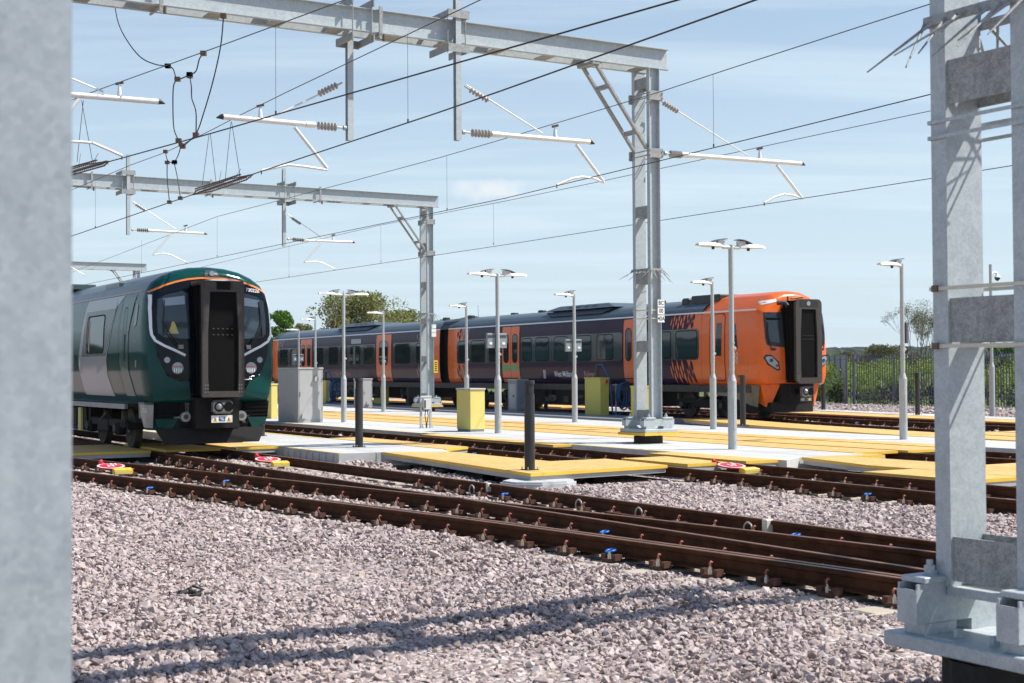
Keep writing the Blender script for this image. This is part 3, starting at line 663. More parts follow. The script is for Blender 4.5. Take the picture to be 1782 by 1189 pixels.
# --- the gantry in the middle (mast with white plates)
GA=thing('overhead_line_gantry','middle galvanised gantry, its mast carrying white lettered plates on the platform','gantry',W(25.1,18.4))
mast(GA,[.62,2.12,3.6,5.05,7.85],spk=3.78)
boom(GA,-12.75,.42); brace(GA)
o=GA
for (px,yy) in ((608,.275),(796,-.355)):
    g,_=gz(px,150,25.1+yy); z0=gz(px,245,25.1+yy)[1]; droppost(GA,g-18.4,yy,z0,9.35)
root2=thing('mast_plate_sign','three small white plates lettered BC 00 40A strapped to the middle mast','number plate',W(24.735,18.50))
for k,(t,z) in enumerate((('BC',3.05),('00',2.88),('40A',2.71))):
    pl=MB().bx(-.09,.09,-.004,.004,-.075,.075,0).build('plate',[WHITE],root2,(0,0,z)); me=text_mesh(t,.13,0,True)
    for v in me.vertices: v.co=Vector((v.co.x*.85,-.006,v.co.y))
    me.materials.clear(); me.materials.append(TXTB); link('lettering',me,pl)
for z in (2.90,2.72):
    mb=MB()
    for (a,b) in (((-.15,-.33),(.15,-.33)),((-.15,-.33),(-.15,.33)),((.15,-.33),(.15,.33)),((-.15,.33),(.15,.33))): mb.beam((a[0],a[1]+.0,z),(b[0],b[1],z),.008,.018)
    mb.build('strap',[STRAP],GA)
# far leg of the same gantry, at the left end
rt=GA
# --- second gantry
GB=thing('overhead_line_gantry','second galvanised gantry further back, mast rising beside the purple carriage with a yellow sign','gantry',W(50.4,26.1))
mast(GB,[.62,2.1,3.6,5.05,6.6,7.9],spk=3.9); boom(GB,-15.2,.42); brace(GB)
for (px,yy,yb) in ((223,-.355,409),(494,.275,429)):
    g,_=gz(px,350,50.4+yy); z0=gz(px,yb,50.4+yy)[1]; droppost(GB,g-26.1,yy,z0,9.35)
s_=thing('warning_sign','small yellow sign fixed low on the second mast','sign',W(50.0,26.28)); pb=MB().bx(-.09,.09,-.006,.006,1.55,2.05).build('plate',[YTRAY],s_)
mb=MB(); 
for k in range(5): mb.bx(-.05,.05,-.009,-.0065,1.62+k*.08,1.66+k*.08)
mb.build('lettering',[TXTB],pb)
s_=thing('mast_plate_sign','pair of tiny white plates high on the second mast','number plate',W(50.0,26.2))
for k in range(3): pl=MB().bx(-.1,.1,-.006,.006,3.32-.17*k,3.47-.17*k).build('plate',[WHITE],s_)
# --- far gantry
GC=thing('overhead_line_gantry','most distant gantry, small beam end showing above the green train roof','gantry',W(90.3,25.9))
mast(GC,[2,4,6],spk=None); boom(GC,-6.2,.6); brace(GC)
# --- the gantry right beside the camera
GN=thing('overhead_line_gantry','huge foreground lattice mast at the right edge, standing on a bolted base plate','gantry',W(5.2,6.13))
NZ=[]
for (a,b) in ((90,162),(517,592),(942,1020)):
    p0=W(5.2,6.0); NZ.append(heightpx(p0,(a+b)/2))
mast(GN,NZ+[NZ[0]+1.3,NZ[0]+2.6,7.0],tray=False,spk=heightpx(W(5.2,6),12),bz=(.09,.42),pw=(.37,.50),spL=.42,spn=10)
boom(GN,-.42,26,yh=.29,top=False); 
for zpx,sl in ((208,0),(236,0),(508,1),(611,1)):
    z=heightpx(W(5.25,6.0),zpx-10); mb=MB()
    for (a,b) in (((-.155,-.34),(.155,-.34)),((-.155,-.34),(-.155,.335)),((.155,-.34),(.155,.335)),((-.155,.335),(.155,.335))): mb.beam((a[0],a[1],z),(b[0],b[1],z),.006,.02,sl)
    if sl: mb.bx(-.17,-.157,.27,.31,z-.018,z+.018,2)
    mb.build('strap',[G1,STRAP,CLAMP],GN)
# rightmost column of the near gantry (outside the picture, carries its beam)
cp=thing('gantry_column','plain steel column carrying the far end of the near gantry beam','column',W(5.2,6.13+25.6)); mb=MB(); leg(mb,.225,1,-.2,8.15); leg(mb,-.225,-1,-.2,8.15); mb.build('column_legs',[G1],cp)
# blurred column at the left edge
CL=thing('steel_column','blurred pale steel column filling the left edge, right beside the camera','column',(0,0,0))
mb=MB(); cx,cy=-.80,2.05
mb.bx(-.30,0,-.008,.008,-.3,9); mb.bx(-.012,0,.008,.16,-.3,9); mb.bx(-.30,-.288,.008,.16,-.3,9); o=mb.build('column_shaft',[G1],CL)
CL.rotation_euler=(0,0,rad(17.8)); CL.location=(-.3095*2.2,2.2,0)
mb=MB().bx(-.45,.15,-.2,.35,-.34,-.12,0,.01); mb.build('column_base',[CONCW],CL)

# ------------------------------------------------------------------ cantilevers
def pl(pts,dm): return [PP(x,y,W(dm,0),DV) for x,y in pts]
def insul(mb,a,b,mi,n=6,r=.075,core=.028):
    a=Vector(a);b=Vector(b); t=(b-a); mb.tube([a,b],core,mi,8)
    for k in range(n):
        p=a+t*((k+.5)/n); q=t.normalized()*(t.length/n*.28); mb.tube([p-q,p-q*.2,p+q*.6,p+q],[core,r,r*.9,core],mi,12,False)
def cantilever(label,dm,tube,ins,tie,tieins,reg,arm,sup,tip=None,bolt=True,scl=1.):
    base=pl([ins[0]],dm)[0]; R_=thing('cantilever_arm',label,'cantilever',base,0.,'cantilever arms holding the overhead wires'); B=Vector(base)
    def L_(pts): return [Vector(p)-B for p in pl(pts,dm)]
    t=L_(tube); d_=(t[-1]-t[0]).normalized()
    mb=MB().tube(t,.052*scl,0,12); mb.tube([t[0]-d_*.09,t[0]+d_*.10],.062*scl,0,12); mb.build('main_tube',[TUBEW],R_)
    MB().tube([t[-1],t[-1]+d_*.03,t[-1]+d_*.13+Vector((0,0,-.03))],[.055*scl,.05*scl,.008],0,12).build('end_cap',[BLACKP],R_)
    i=L_(ins); mb=MB(); insul(mb,i[0]+(i[1]-i[0])*.28,i[1]-(i[1]-i[0])*.12,0,6,.085*scl); mb.tube([i[0],i[1]],.02,1,8); mb.tube([i[0],i[0]+(i[1]-i[0])*.08],.05,1,8); mb.build('insulator',[INS if scl>=1 else INSD,G3],R_)
    if tie:
        q=L_(tie); mb=MB().tube(q,.018,0,8); mb.build('stay_tube',[TUBEW],R_)
        u=L_(tieins); mb=MB(); insul(mb,u[0],u[1],0,6,.07*scl); mb.tube([u[0]-(u[1]-u[0])*.25,u[0]],.02,1,6); mb.build('insulator',[INS if scl>=1 else INSD,G3],R_)
    MB().tube(L_(reg),.036*scl,0,8).build('registration_tube',[TUBEW],R_)
    a_=L_(arm); mb=MB().tube(a_,.026*scl,0,8); mb.tube([a_[-1],a_[-1]+Vector((0,0,-.07))],.012,1,6); mb.build('registration_arm',[TUBEW,CLAMP],R_)
    s_=L_([sup])[0]; mb=MB(); 
    # catenary support saddle on the tube
    k=min(range(len(t)),key=lambda z:0); f=(s_.x-t[0].x)/(t[-1].x-t[0].x); on=t[0]+(t[-1]-t[0])*f
    mb.tube([on+Vector((0,0,.04)),on+Vector((0,0,.26*scl))],[.05,.022],0,8); mb.tube([on+Vector((-.07,0,.26*scl)),on+Vector((.07,0,.29*scl))],.025,1,8)
    mb.build('support_saddle',[TUBEW,CLAMP],R_); return R_
cantilever('white cantilever arm pointing left from the left drop post of the near gantry',25.37,[(540,217),(388,203.5)],[(602,223),(545,218)],[(590,148),(470,206)],[(587,148),(554,164)],[(513,222),(569,293)],[(569,296),(530,290),(502,287),(455,297)],(453,190))
cantilever('white cantilever arm pointing right from the right drop post of the near gantry',24.74,[(862,234),(1026,247.5)],[(804,230),(860,234)],[(811,148),(945,233)],[(817,155),(850,175)],[(1003,252),(1050,316)],[(1051,318),(1032,310),(1012,308),(995,311),(969,322)],(966,223))
cantilever('white cantilever arm fixed directly to the middle mast, pointing right',25.1,[(1192,270),(1394,285)],[(1156,267),(1190,270)],[(1153,177),(1303,272)],[(1154,178),(1180,194)],[(1352,288),(1395,344)],[(1396,346),(1380,340),(1364,338),(1348,343),(1330,353)],(1322,262))
cantilever('white cantilever arm cut by the blurred column at the left edge',25.37,[(100,163),(275,177)],[(40,157),(96,163)],[(60,110),(180,160)],[(62,112),(85,124)],[(137,172),(96,222)],[(96,246),(140,247),(162,249),(212,271)],(208,145))
cantilever('small white cantilever arm on the left drop post of the second gantry',50.05,[(262,401.5),(355,406.5)],[(229,400),(262,401.5)],[(230,350),(306,399)],[(236,356),(252,366)],[(298,407),(267,443)],[(266,444),(285,441),(298,444),(324,457)],(323,392),scl=.9)
cantilever('small white cantilever arm on the right drop post of the second gantry',50.67,[(532,418.5),(613,421.5)],[(500,416),(532,418.5)],[(500,373),(562,415)],[(508,380),(523,390)],[(558,424),(530,456)],[(529,457),(548,455),(560,457),(582,468)],(580,408),scl=.9)
cantilever('tiny cantilever arm over the green train roof, half hidden at the left edge',75,[(40,430),(100,436)],[(10,428),(38,430)],[(12,395),(70,430)],[(15,397),(25,403)],[(95,437),(75,458)],[(75,460),(100,458),(118,462),(146,478)],(90,425),scl=.9)

# ------------------------------------------------------------------ overhead wires
def ext(p,q,s):
    p=np.array(p);q=np.array(q); return p+(p-q)/np.linalg.norm(p-q)*s
def line(label,contact,cat_,drops,zc=5.4,zt=6.66,rc=.0085,rt=.008,far=30,near=12):
    R_=thing('overhead_line',label,'overhead wire',(0,0,0),0,'overhead wires')
    c=[PG(x,y,zc) for x,y in contact]; c=[ext(c[0],c[1],near)]+c+[ext(c[-1],c[-2],far)]
    MB().tube(c,rc,0,6).build('contact_wire',[WIRE],R_)
    t=[PG(x,y,zt) for x,y in cat_]; t=[ext(t[0],t[1],near)]+t+[ext(t[-1],t[-2],far)]
    MB().tube(t,rt,0,6).build('catenary_wire',[WIREL],R_)
    for x,y0,y1 in drops:
        b=PG(x,y1,zc); a=np.array([b[0],b[1],heightpx(b,y0)])
        MB().tube([a,b],.0035,0,5).tube([b,b+np.array([0,0,.05])],.015,0,6).build('dropper',[WIREL],R_)
line('highest thick wire, rising from the lattice skid at the left edge',[(1180,0),(500,194),(370,231.6),(188,282),(128,299)],[(600,0),(370,85),(170,157),(100,184)],[(480,44,199)],rc=.0105)
line('thick wire running through the lattice skid left of centre, below both drop posts',[(1315,0),(1260,20),(870,159),(760,197),(450,300),(335,339),(122,412)],[(836,0),(500,160),(421,199),(363,229),(289,265),(226,288),(122,332)],[(710,61,213),(166,317,397)],rc=.0105)
line('wire crossing the middle mast above the cantilever arm and the platforms',[(1625,163),(1260,253),(880,345),(779,366),(440,435.5),(359,452),(247,475)],[(1610,10),(1260,123),(1152,159),(870,244),(760,276),(600,319),(440,361),(378,377),(180,453)],[(1242,129,256),(778,270,366),(378,377,447),(246,418,475)])
line('lowest thin wire crossing the middle mast at half height',[(1770,287),(1625,310),(1155,383),(880,426),(440,492),(330,510)],[(1782,166),(1625,192),(1440,231),(1040,317),(880,350),(662,392),(440,443.5),(359,463)],[(859,355,426),(663,392,457),(503,427,482)])
# far continuation wires over the green train
# section insulators (lattice skids in the contact wire)
def skid(label,a,b,z=5.42,hang=()):
    p=PG(*a,z);q=PG(*b,z); R_=thing('section_insulator',label,'section insulator',p,0,'lattice skids in the overhead wires'); q=Vector(q)-Vector(p); n=Vector((q.y,-q.x,0)).normalized()
    for s in(-1,1):
        m_=q*.5+n*s*.16; mb=MB().tube([Vector((0,0,.0)),q*.22+n*s*.16,m_,q*.8+n*s*.16,q],.014,0,6)
        mb.tube([q*.12+n*s*.09+Vector((0,0,.05)),q*.86+n*s*.12+Vector((0,0,.06))],.014,0,6)
        for k in range(22): f=.12+.74*k/21; b_=q*f+n*s*.12; mb.tube([b_+Vector((0,0,-.01)),b_+Vector((0,0,.06))],.007,0,4)
        mb.build('runner',[CLAMP],R_)
    mb=MB().tube([q*.1,q*.9],.028,0,8); mb.build('insulating_rod',[INSD],R_)
    mb=MB(); mb.tube([q*.3+Vector((0,0,.02)),q*.18+Vector((0,0,.2))],.006,0,5); mb.tube([q*.55,q*.5+Vector((0,0,.3))],.006,0,5); mb.tube([q*.7,q*.9+Vector((0,0,.15))],.006,0,5); mb.build('arcing_horn',[G3],R_)
    mb=MB()
    for (x0,y0,x1,y1) in hang:
        A_=PG(x1,y1,z); zt=heightpx(A_,y0); tx=PP(x0,y0,A_,_f); mb.tube([Vector(A_)-Vector(p),Vector(tx)-Vector(p)],.006,0,5)
    if mb.v: mb.build('hanger',[WIREL],R_)
skid('dark lattice skid in the wire at the left edge',(189,281),(95,308),hang=((145,175,134,282),(142,175,161,282)))
skid('dark lattice skid in the wire left of centre, above the green train',(440,304),(336,339),hang=((402,212,392,312),(403,212,418,308),(364,232,352,322),(366,232,376,318)))
# jumper cables
def jump(label,curves,g=7.4,r=.011):
    R_=thing('jumper_cable',label,'cable',W(22,g,6.5),0,'jumper cables between the wires'); B=Vector(W(22,g,6.5))
    for c in curves:
        ps=[Vector(PP(x,y,W(0,g),GV))-B for x,y in c]; out=[]
        for i in range(len(ps)-1):
            p0=ps[max(0,i-1)];p1=ps[i];p2=ps[i+1];p3=ps[min(len(ps)-1,i+2)]
            for k in range(6):
                t=k/6; out.append(.5*((2*p1)+(p2-p0)*t+(2*p0-5*p1+4*p2-p3)*t*t+(3*p1-p0-3*p2+p3)*t**3))
        out.append(ps[-1]); mb=MB().tube(out,r,0,6)
        for e in (out[0],out[-1]): mb.box(e,(.09,.09,.07),1)
        mb.build('cable',[WIRE,CLAMP],R_)
jump('looping black jumper cable hanging from the gantry beam to the wire clamps',[[(198,-2),(206,40),(222,72),(245,100),(270,112),(292,115)],[(292,115),(301,120),(306,134),(311,138),(322,134),(330,130)],[(330,130),(341,124),(347,103),(354,93)],[(309,138),(302,150),(301,190),(303,225),(311,245)],[(330,132),(333,150),(334,172),(341,195),(341,235)]])
jump('long straight black cable curving down from the gantry beam to the wires',[[(389,28),(384,80),(371,140),(355,195),(341,233),(318,255)]],g=7.6)
jump('small cable loop between the two lower wires above the second gantry',[[(288,264),(291,278),(297,283),(304,282)],[(304,282),(311,268),(315,252)],[(291,283),(291,310),(295,352)],[(303,283),(309,310),(314,345)]],g=9.4)

# ================================================================== LAMPS
def luminaire(sgn,big=1.):
    """flat LED head with a curved fin, pointing sgn*x"""
    m=MB(); 
    o=[(.06,.0),(.20,.055),(.45,.075),(.66,.04),(.70,.0)]; vs=[]
    for x,z in o: 
        hw=.16 if .1<x<.6 else .07
        vs+=[(sgn*x,-hw,.0+x*.03),(sgn*x,hw,.0+x*.03),(sgn*x,hw*.6,z*.6+.03+x*.03),(sgn*x,-hw*.6,z*.6+.03+x*.03)]
    fs=[]
    for i in range(len(o)-1):
        a=i*4
        for j in range(4): fs.append((a+j,a+(j+1)%4,a+4+(j+1)%4,a+4+j))
    fs+=[(0,1,2,3),tuple(4*(len(o)-1)+k for k in(3,2,1,0))]; m.add(vs,fs,0)
    # fin over the driver box
    for k in range(6):
        t0=k/6;t1=(k+1)/6; f=lambda t:(sgn*(.0+.34*t),.09+.085*math.sin(math.pi*(.55-.5*t)))
        a=f(t0);b=f(t1); m.add([(a[0],-.09,a[1]),(a[0],.09,a[1]),(b[0],.09,b[1]),(b[0],-.09,b[1]),(a[0],-.09,a[1]-.014),(a[0],.09,a[1]-.014),(b[0],.09,b[1]-.014),(b[0],-.09,b[1]-.014)],[(0,1,2,3),(7,6,5,4),(0,3,7,4),(1,5,6,2)],1)
    m.bx(min(sgn*.02,sgn*.20),max(sgn*.02,sgn*.20),-.035,.035,.03,.14)
    m.tube([(sgn*.30,0,-.045),(sgn*.30,0,.02)],[.028,.036],2,10); return m
def lamp(label,d,g,h,double=False,box=None,H=4.0,shoulder=1.48):
    p=W(d,g,.02); R_=thing('lamp_post',label,'lamp post',p,AZ,'galvanised platform lamps')
    m=MB(); m.tube([(0,0,0),(0,0,shoulder-.12)],.088,0,16); m.tube([(0,0,shoulder-.121),(0,0,shoulder)],[.088,.052],0,16)
    m.tube([(0,0,shoulder-.01),(0,0,h-.9)],.050,0,12)
    m.tube([(0,0,h-.91),(0,0,h-.05)],.045 if not double else .052,0,12)
    for z in(shoulder+.32,shoulder+.40,shoulder+.62): m.tube([(0,0,z),(0,0,z+.035)],.058,0,12)
    m.tube([(.045,0,shoulder+.52),(.075,0,shoulder+.55)],.045,0,10)
    m.bx(-.03,.03,-.092,-.082,.4,1.0); m.build('pole',[G3],R_)
    m=MB()
    if double:
        m.tube([(-.20,0,h-.1),(.20,0,h-.1)],.038,0,10); m.build('crossarm',[BOXL],R_)
        for s in(-1,1): luminaire(s).build('lamp_head',[BOXL,BOXLD,BLACKP],R_,(s*.15,0,h-.11))
    else:
        m.tube([(0,0,h-.12),(-.10,0,h-.09)],.036,0,10); m.build('crossarm',[BOXL],R_); luminaire(-1).build('lamp_head',[BOXL,BOXLD,BLACKP],R_,(0,0,h-.11))
    if box:
        for s in(-1,1):
            m=MB(); m.bx(s*.17-.12,s*.17+.12,.03,.11,box-.19,box+.19,0,.01); m.bx(s*.17-.10,s*.17+.10,.02,.031,box+.08,box+.14,1); m.bx(s*.19-.04,s*.19+.04,.018,.031,box-.10,box-.04,2); m.build('control_box',[GREYD,TDGREY,WHITE],R_)
        MB().bx(-.2,.2,.045,.085,box-.1,box+.1).build('box_bracket',[BOXLD],R_)
    return R_
def at(x,y,z=.02): return dg(PG(x,y,z))
for (lab,x,y,h,dbl,box) in (('tallest two-armed lamp post, standing in front of the orange cab',1275,782,4.12,True,None),
    ('single lamp post just left of the two-armed one, in front of the orange cab door',1241.5,747,3.98,False,None),
    ('two-armed lamp post between the yellow box and the black bollard',867,754,4.12,True,2.36),
    ('single lamp post with twin grey boxes before the railway lettering on the purple carriage',1000.5,735,3.98,False,2.36),
    ('two-armed lamp post behind the grey cabinet, in front of the big tree',598.5,735,4.12,True,None),
    ('single lamp post beside the thin pale cabinet, before the orange door of the rear carriage',667.5,717,3.98,False,None),
    ('single lamp post on its own in front of the palisade fence',1572.5,765,3.98,False,None)):
    d,g=at(x,y); R_=lamp(lab,d,g,h,dbl,box)
    if x==1572.5: MB().bx(.05,.13,-.07,.07,2.15,2.62,0,.01).build('control_box',[BOXLD],R_)
lamp('single lamp post rising behind the yellow box, against the carriage ends',44.0,24.1,3.98,False) if False else None
for (lab,x,yt,Y,box) in (('single lamp post rising behind the yellow box against the gangway between the carriages',812,533,52.3,None),('single lamp post above the grey cabinet, in front of the rear carriage windows',549,556,66.,None),('short distant lamp with boxes above the left end of the grey cabinet',520,574,76.,2.36)):
    p=PY(x,646,Y); d,g=dg(p); h=heightpx(p,yt); lamp(lab,d,g,min(4.2,h+.05),False,box)
# camera pole
p=PG(1727,725,-.1); R_=thing('camera_pole','grey pole with a white dome camera, seen through the foreground mast','camera pole',p,AZ); h=heightpx(p,460)-p[2]
m=MB(); m.tube([(0,0,-.2),(0,0,1.75)],.10,0,14); m.tube([(0,0,1.75),(0,0,1.9)],[.10,.055],0,14); m.tube([(0,0,1.88),(0,0,h)],.055,0,12); m.bx(-.09,.09,-.08,.08,-.2,.0); m.build('pole',[G3],R_)
m=MB(); zz=h-.42; m.tube([(0,0,zz),(.12,-.02,zz+.14),(.25,-.04,zz+.13),(.29,-.05,zz+.02)],.04,0,8); m.tube([(.29,-.05,zz+.06),(.29,-.05,zz-.03)],[.05,.12],0,12); m.build('camera_arm',[WHITE],R_)
m=MB(); m.tube([(.29,-.05,zz-.03),(.29,-.05,zz-.10),(.29,-.05,zz-.16)],[.10,.09,.02],0,12); m.build('camera_dome',[BLACKP],R_)
# ================================================================== BOLLARDS
def bollard(label,d,g,z,h=1.42,cap=True):
    R_=thing('bollard',label,'bollard',W(d,g,z),AZ,'black bollards')
    m=MB(); m.tube([(0,0,0),(0,0,h-.22)],.083,0,20,smooth=True); m.bx(-.11,.11,-.11,.11,0,.012)
    for a in(-1,1):
        for b in(-1,1): m.tube([(a*.09,b*.09,.01),(a*.09,b*.09,.05)],.01,1,6)
    m.build('post',[BOLL,G3],R_)
    m=MB(); m.tube([(0,0,h-.218),(0,0,h-.20)],.078,0,20); m.tube([(0,0,h-.20),(0,0,h-.06)],.066,0,20)
    for k in range(3): a=k*2.1; m.bx(.066*math.cos(a)-.012,.066*math.cos(a)+.012,.066*math.sin(a)-.012,.066*math.sin(a)+.012,h-.205,h-.055)
    m.build('light_slot',[BLACKP],R_)
    m=MB(); m.tube([(0,0,h-.061),(0,0,h-.02),(0,0,h)],[.085,.087,.080],0,20); m.build('cap',[BOLL],R_); return R_
for lab,x,y,z,h in (('black bollard standing on the nearest concrete platform',625,778,.02,1.45),('large black bollard at the corner of the yellow walkway, nearest the camera',922,818,.03,1.42),
    ('black bollard partly hidden below the right corner of the green train',455,759,.02,1.42),('black bollard beside the orange cab, behind the tallest lamp',1293,741,.0,1.45),
    ('black bollard in front of the palisade fence on the far gravel edge',1597,723,0,1.46),('black bollard whose foot shows under the right skirt of the orange cab',1433,714,0,1.44),
    ('black bollard against the rear carriage beside the second mast',712,705,.0,1.44),('black bollard against the purple carriage, right of the large bollard',950,713,.0,1.45),('black bollard against the purple carriage, behind the yellow box',838.5,709,.0,1.42)):
    d,g=at(x,y,z); bollard(lab,d,g,z,h)
# concrete foot of the large bollard
p=PG(922,838,-.1); m=MB(); q=[(.72*math.cos(rad(22.5+45*k))*.85,.72*math.sin(rad(22.5+45*k))*.75) for k in range(8)]; m.poly(q,-.5,.0); m.poly([(a*.93,b*.93) for a,b in q],.0001,.03)
o=m.build('concrete_foundation',[CONCW]); o.location=tuple(W(18.72,11.62,-.115)); o.rotation_euler=(0,0,AZ); tag(o,'octagonal concrete block in the gravel below the large bollard','foundation')
# ================================================================== CABINETS AND BOXES
def boxpx(xl,xc,xr,yb,yt,z0):
    c=PG(xc,yb,z0); d0,g0=dg(c); lg=bis(lambda t:projx(W(d0,g0+t,z0)),0,6,xr)
    ld=bis(lambda t:projx(W(d0+t,g0,z0)),0,8,xl); return c,lg,ld,heightpx(c,yt)-z0
def cabinet(name,label,cat,px,z0,m1,m2,vents=(),door=True,group=None,kick=None):
    c,lg,ld,h=boxpx(*px,z0); R_=thing(name,label,cat,c,AZ,group)
    m=MB(); m.bx(0,lg,0,ld,.06 if kick else 0,h-.05,0,.008); m.build('body',[m1],R_)
    if kick: MB().bx(.015,lg-.015,.015,ld-.015,0,.062).build('plinth',[GREYD],R_)
    m=MB(); m.bx(-.02,lg+.02,-.02,ld+.02,h-.05,h,0,.01); m.build('lid',[m2],R_)
    # door seam, hinges and lock on the face towards the tracks
    if h>1.2 and lg>.4:
        q=MB(); q.bx(lg-.030,lg-.024,-.004,-.0005,.08,h-.10); q.bx(.024,lg-.03,-.004,-.0005,.075,.080)
        for zz in (.25,.78): q.bx(lg-.028,lg-.010,-.012,-.0005,h*zz-.05,h*zz+.05)
        q.bx(.05,.075,-.02,-.0005,h*.48,h*.56); q.build('door_fittings',[GREYD],R_)
    for (fx,fz) in vents:
        v=MB(); a=[]; r=.085
        for k in range(9): t=math.pi*k/8; a.append((r*math.cos(t),r*math.sin(t)))
        a=[(r,-.09)]+a+[(-r,-.09)]; vs=[(x,-.005,z) for x,z in a]+[(x*.8,-.075,z*.85) for x,z in a]; n=len(a)
        v.add(vs,[(i,(i+1)%n,n+(i+1)%n,n+i) for i in range(n)]+[tuple(range(n,2*n))]); v.build('vent_cowl',[m1],R_,(lg*fx,0,h*fz))
    return R_,c,lg,ld,h
R_,c,lg,ld,h=cabinet('equipment_cabinet','large pale grey equipment cabinet right of the green train, two round vents','cabinet',(484,519,562,736,640,),.02,GREYC,GREYC,((.72,.80),(.20,.12)))
m=MB(); m.bx(.035,.041,-.006,-.0005,.03,h-.08,0); m.build('door_seam',[GREYD],R_)
cabinet('equipment_cabinet','narrow pale grey cabinet half hidden behind the left bollard','cabinet',(616,632,648,710,659),.02,GREYC,GREYC,((.5,.17),))
R_,c,lg,ld,h=cabinet('equipment_cabinet','blue-grey cabinet with a door, below the green stripe doors of the purple carriage','cabinet',(884,900,919,716,660),0,GREYD,GREYC,((.55,.14),))
m=MB(); m.bx(-.012,-.002,.1,ld-.12,.1,h-.2,0,.003); m.bx(-.03,-.013,.2,.3,h*.45,h*.5,1); m.build('door',[GREYC,BLACKP],R_)
cabinet('service_box','yellow box with grey lid on the platform, just left of centre','service box',(795,818.5,844,752,676),.02,YEL,GREYC,kick=1)
cabinet('service_box','yellow box squeezed between the green train and the grey cabinet','service box',(455,472,483,729,668),.02,YEL,YEL)
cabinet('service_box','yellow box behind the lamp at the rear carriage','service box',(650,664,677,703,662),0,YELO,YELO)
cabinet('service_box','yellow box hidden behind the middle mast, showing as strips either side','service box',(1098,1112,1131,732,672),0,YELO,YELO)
# hose unit with pipe and coiled hose
def hoseunit(label,px,hx,hy,hr,label2,label3):
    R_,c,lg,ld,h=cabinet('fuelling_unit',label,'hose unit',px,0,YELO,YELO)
    m=MB(); m.bx(lg*.25,lg*.95,-.03,-.003,h*.82,h*.97,0); m.bx(lg*.55,lg*.8,-.05,-.031,h*.84,h*.94,1); m.build('control_panel',[YELO,REDP],R_)
    MB().tube([(lg*.35,ld*.4,h),(lg*.35,ld*.4,h+.45)],.06,0,10).build('pipe',[UND2],R_)
    p=PG(hx,hy,0); S_=thing('hose_rack',label2,'hose rack',p,AZ); zt=1.12
    m=MB(); m.tube([(0,0,0),(0,0,zt)],.028,0,8); m.tube([(-.14,0,zt-.04),(.2,0,zt-.04)],.025,0,8); m.bx(-.08,.08,-.08,.08,0,.012); m.build('stand',[G3],S_)
    H=thing('water_hose',label3,'hose',p,AZ)
    m=MB()
    for k in range(5):
        rx=.18+.04*k; rz=.40+.045*(k%3); cxk=.16+.05*k
        m.tube([(cxk+rx*math.cos(a),-.05-.03*k,zt-.02-rz*.98+rz*math.sin(a)+.02*k) for a in np.linspace(0,2*math.pi,26)],.026,0,7,False)
    cw=Vector(c)-Vector(p); rt=Matrix.Rotation(-AZ,3,'Z'); st=rt@cw+Vector((lg*.35,ld*.4,h+.45))
    m.tube([st,st+Vector((.12,-.15,.02)),st+Vector((.3,-.35,-.5)),st*.55+Vector((.1,-.3,-.95)),Vector((-.25,-.2,.10)),Vector((.0,-.16,.03)),Vector((.25,-.1,.1))],.032,0,8)
    m.build('hose_coil',[BLUEH],H)
hoseunit('yellow hose unit with a rusty pipe on top, below the railway lettering',(1018,1045,1060,723,657),1072,722,1,'grey steel stand holding the coiled blue hose beside the middle mast','coiled dark blue hose hanging between the yellow unit and the middle mast')
hoseunit('distant yellow hose unit seen between the grey cabinet and the two-armed lamp',(560,567,574,702,662),573,702,1,'distant steel hose stand behind the grey cabinet','distant blue hose coil behind the grey cabinet')
# junction box stand near second mast
c=PG(741,745,.02); R_=thing('junction_box_stand','small galvanised two-legged stand with a pale junction box and cables','junction box',c,AZ)
m=MB()
for x in(-.15,.15): m.bx(x-.03,x+.03,-.02,.02,0,.88); m.bx(x-.03,x+.07,-.05,.05,0,.012); m.add([(x+.03,0,.0),(x+.09,0,0),(x+.03,0,.14)],[(0,1,2)])
m.bx(-.18,.18,-.03,.01,.84,.90,0,.01); m.bx(-.18,.18,-.03,.01,.46,.50,0); m.build('frame',[G3],R_)
m=MB(); m.bx(-.11,.11,-.10,-.031,.52,.82,0,.01); m.bx(-.09,-.05,-.11,-.101,.56,.78,1); m.build('junction_box',[BOXL,TDGREY],R_)
m=MB(); 
for k in(-1,1): m.tube([(k*.03,-.05,.5),(k*.05,-.05,.35),(k*.015,-.05,.15),(k*.01,-.04,0)],.012,0,6)
m.build('cable',[BLACKP],R_)
# red and yellow discs lying in the tracks
def disc(label,x,y):
    c=PG(x,y,-.045); R_=thing('derailer_disc',label,'track marker',c,AZ-rad(5),'red discs lying in the tracks'); R_.rotation_euler=(rad(7),0,AZ-rad(5)); R_.location.z+=.02
    m=MB(); r=.24; n=28
    m.tube([(0,0,0),(0,0,.02)],r,0,n,smooth=False); 
    m.tube([(0,0,.02),(0,0,.024)],r*.97,1,n,smooth=False); m.tube([(0,0,.024),(0,0,.028)],r*.82,0,n,smooth=False)
    for a,b in ((-.06,-.1),(.02,-.1),(.08,.02)): m.bx(a,a+.03,b,b+.16,.0285,.031,1)
    m.bx(-.02,.02,-.02,.02,.028,.06,1); m.build('disc',[REDP,WHITE],R_)
    MB().tube([(-.08,.22,.0),(-.12,.36,.02),(-.10,.40,.04)],.035,0,8).build('handle',[REDP],R_)
    m=MB(); m.bx(-.02,.30,-.40,-.24,-.06,.03,0,.01); m.bx(.0,.28,-.41,-.401,-.05,.0,1); m.bx(.10,.26,-.25,-.10,-.07,.0,2); m.build('lock_box',[YTRAY,YEL,REDP],R_)
disc('red and white disc with yellow lock between the nearest rails at the far left',193,815)
disc('red and white disc with yellow lock in front of the green train nose',466,803)
disc('red and white disc with yellow lock beside the crossing, below the tallest lamp',1273,814)
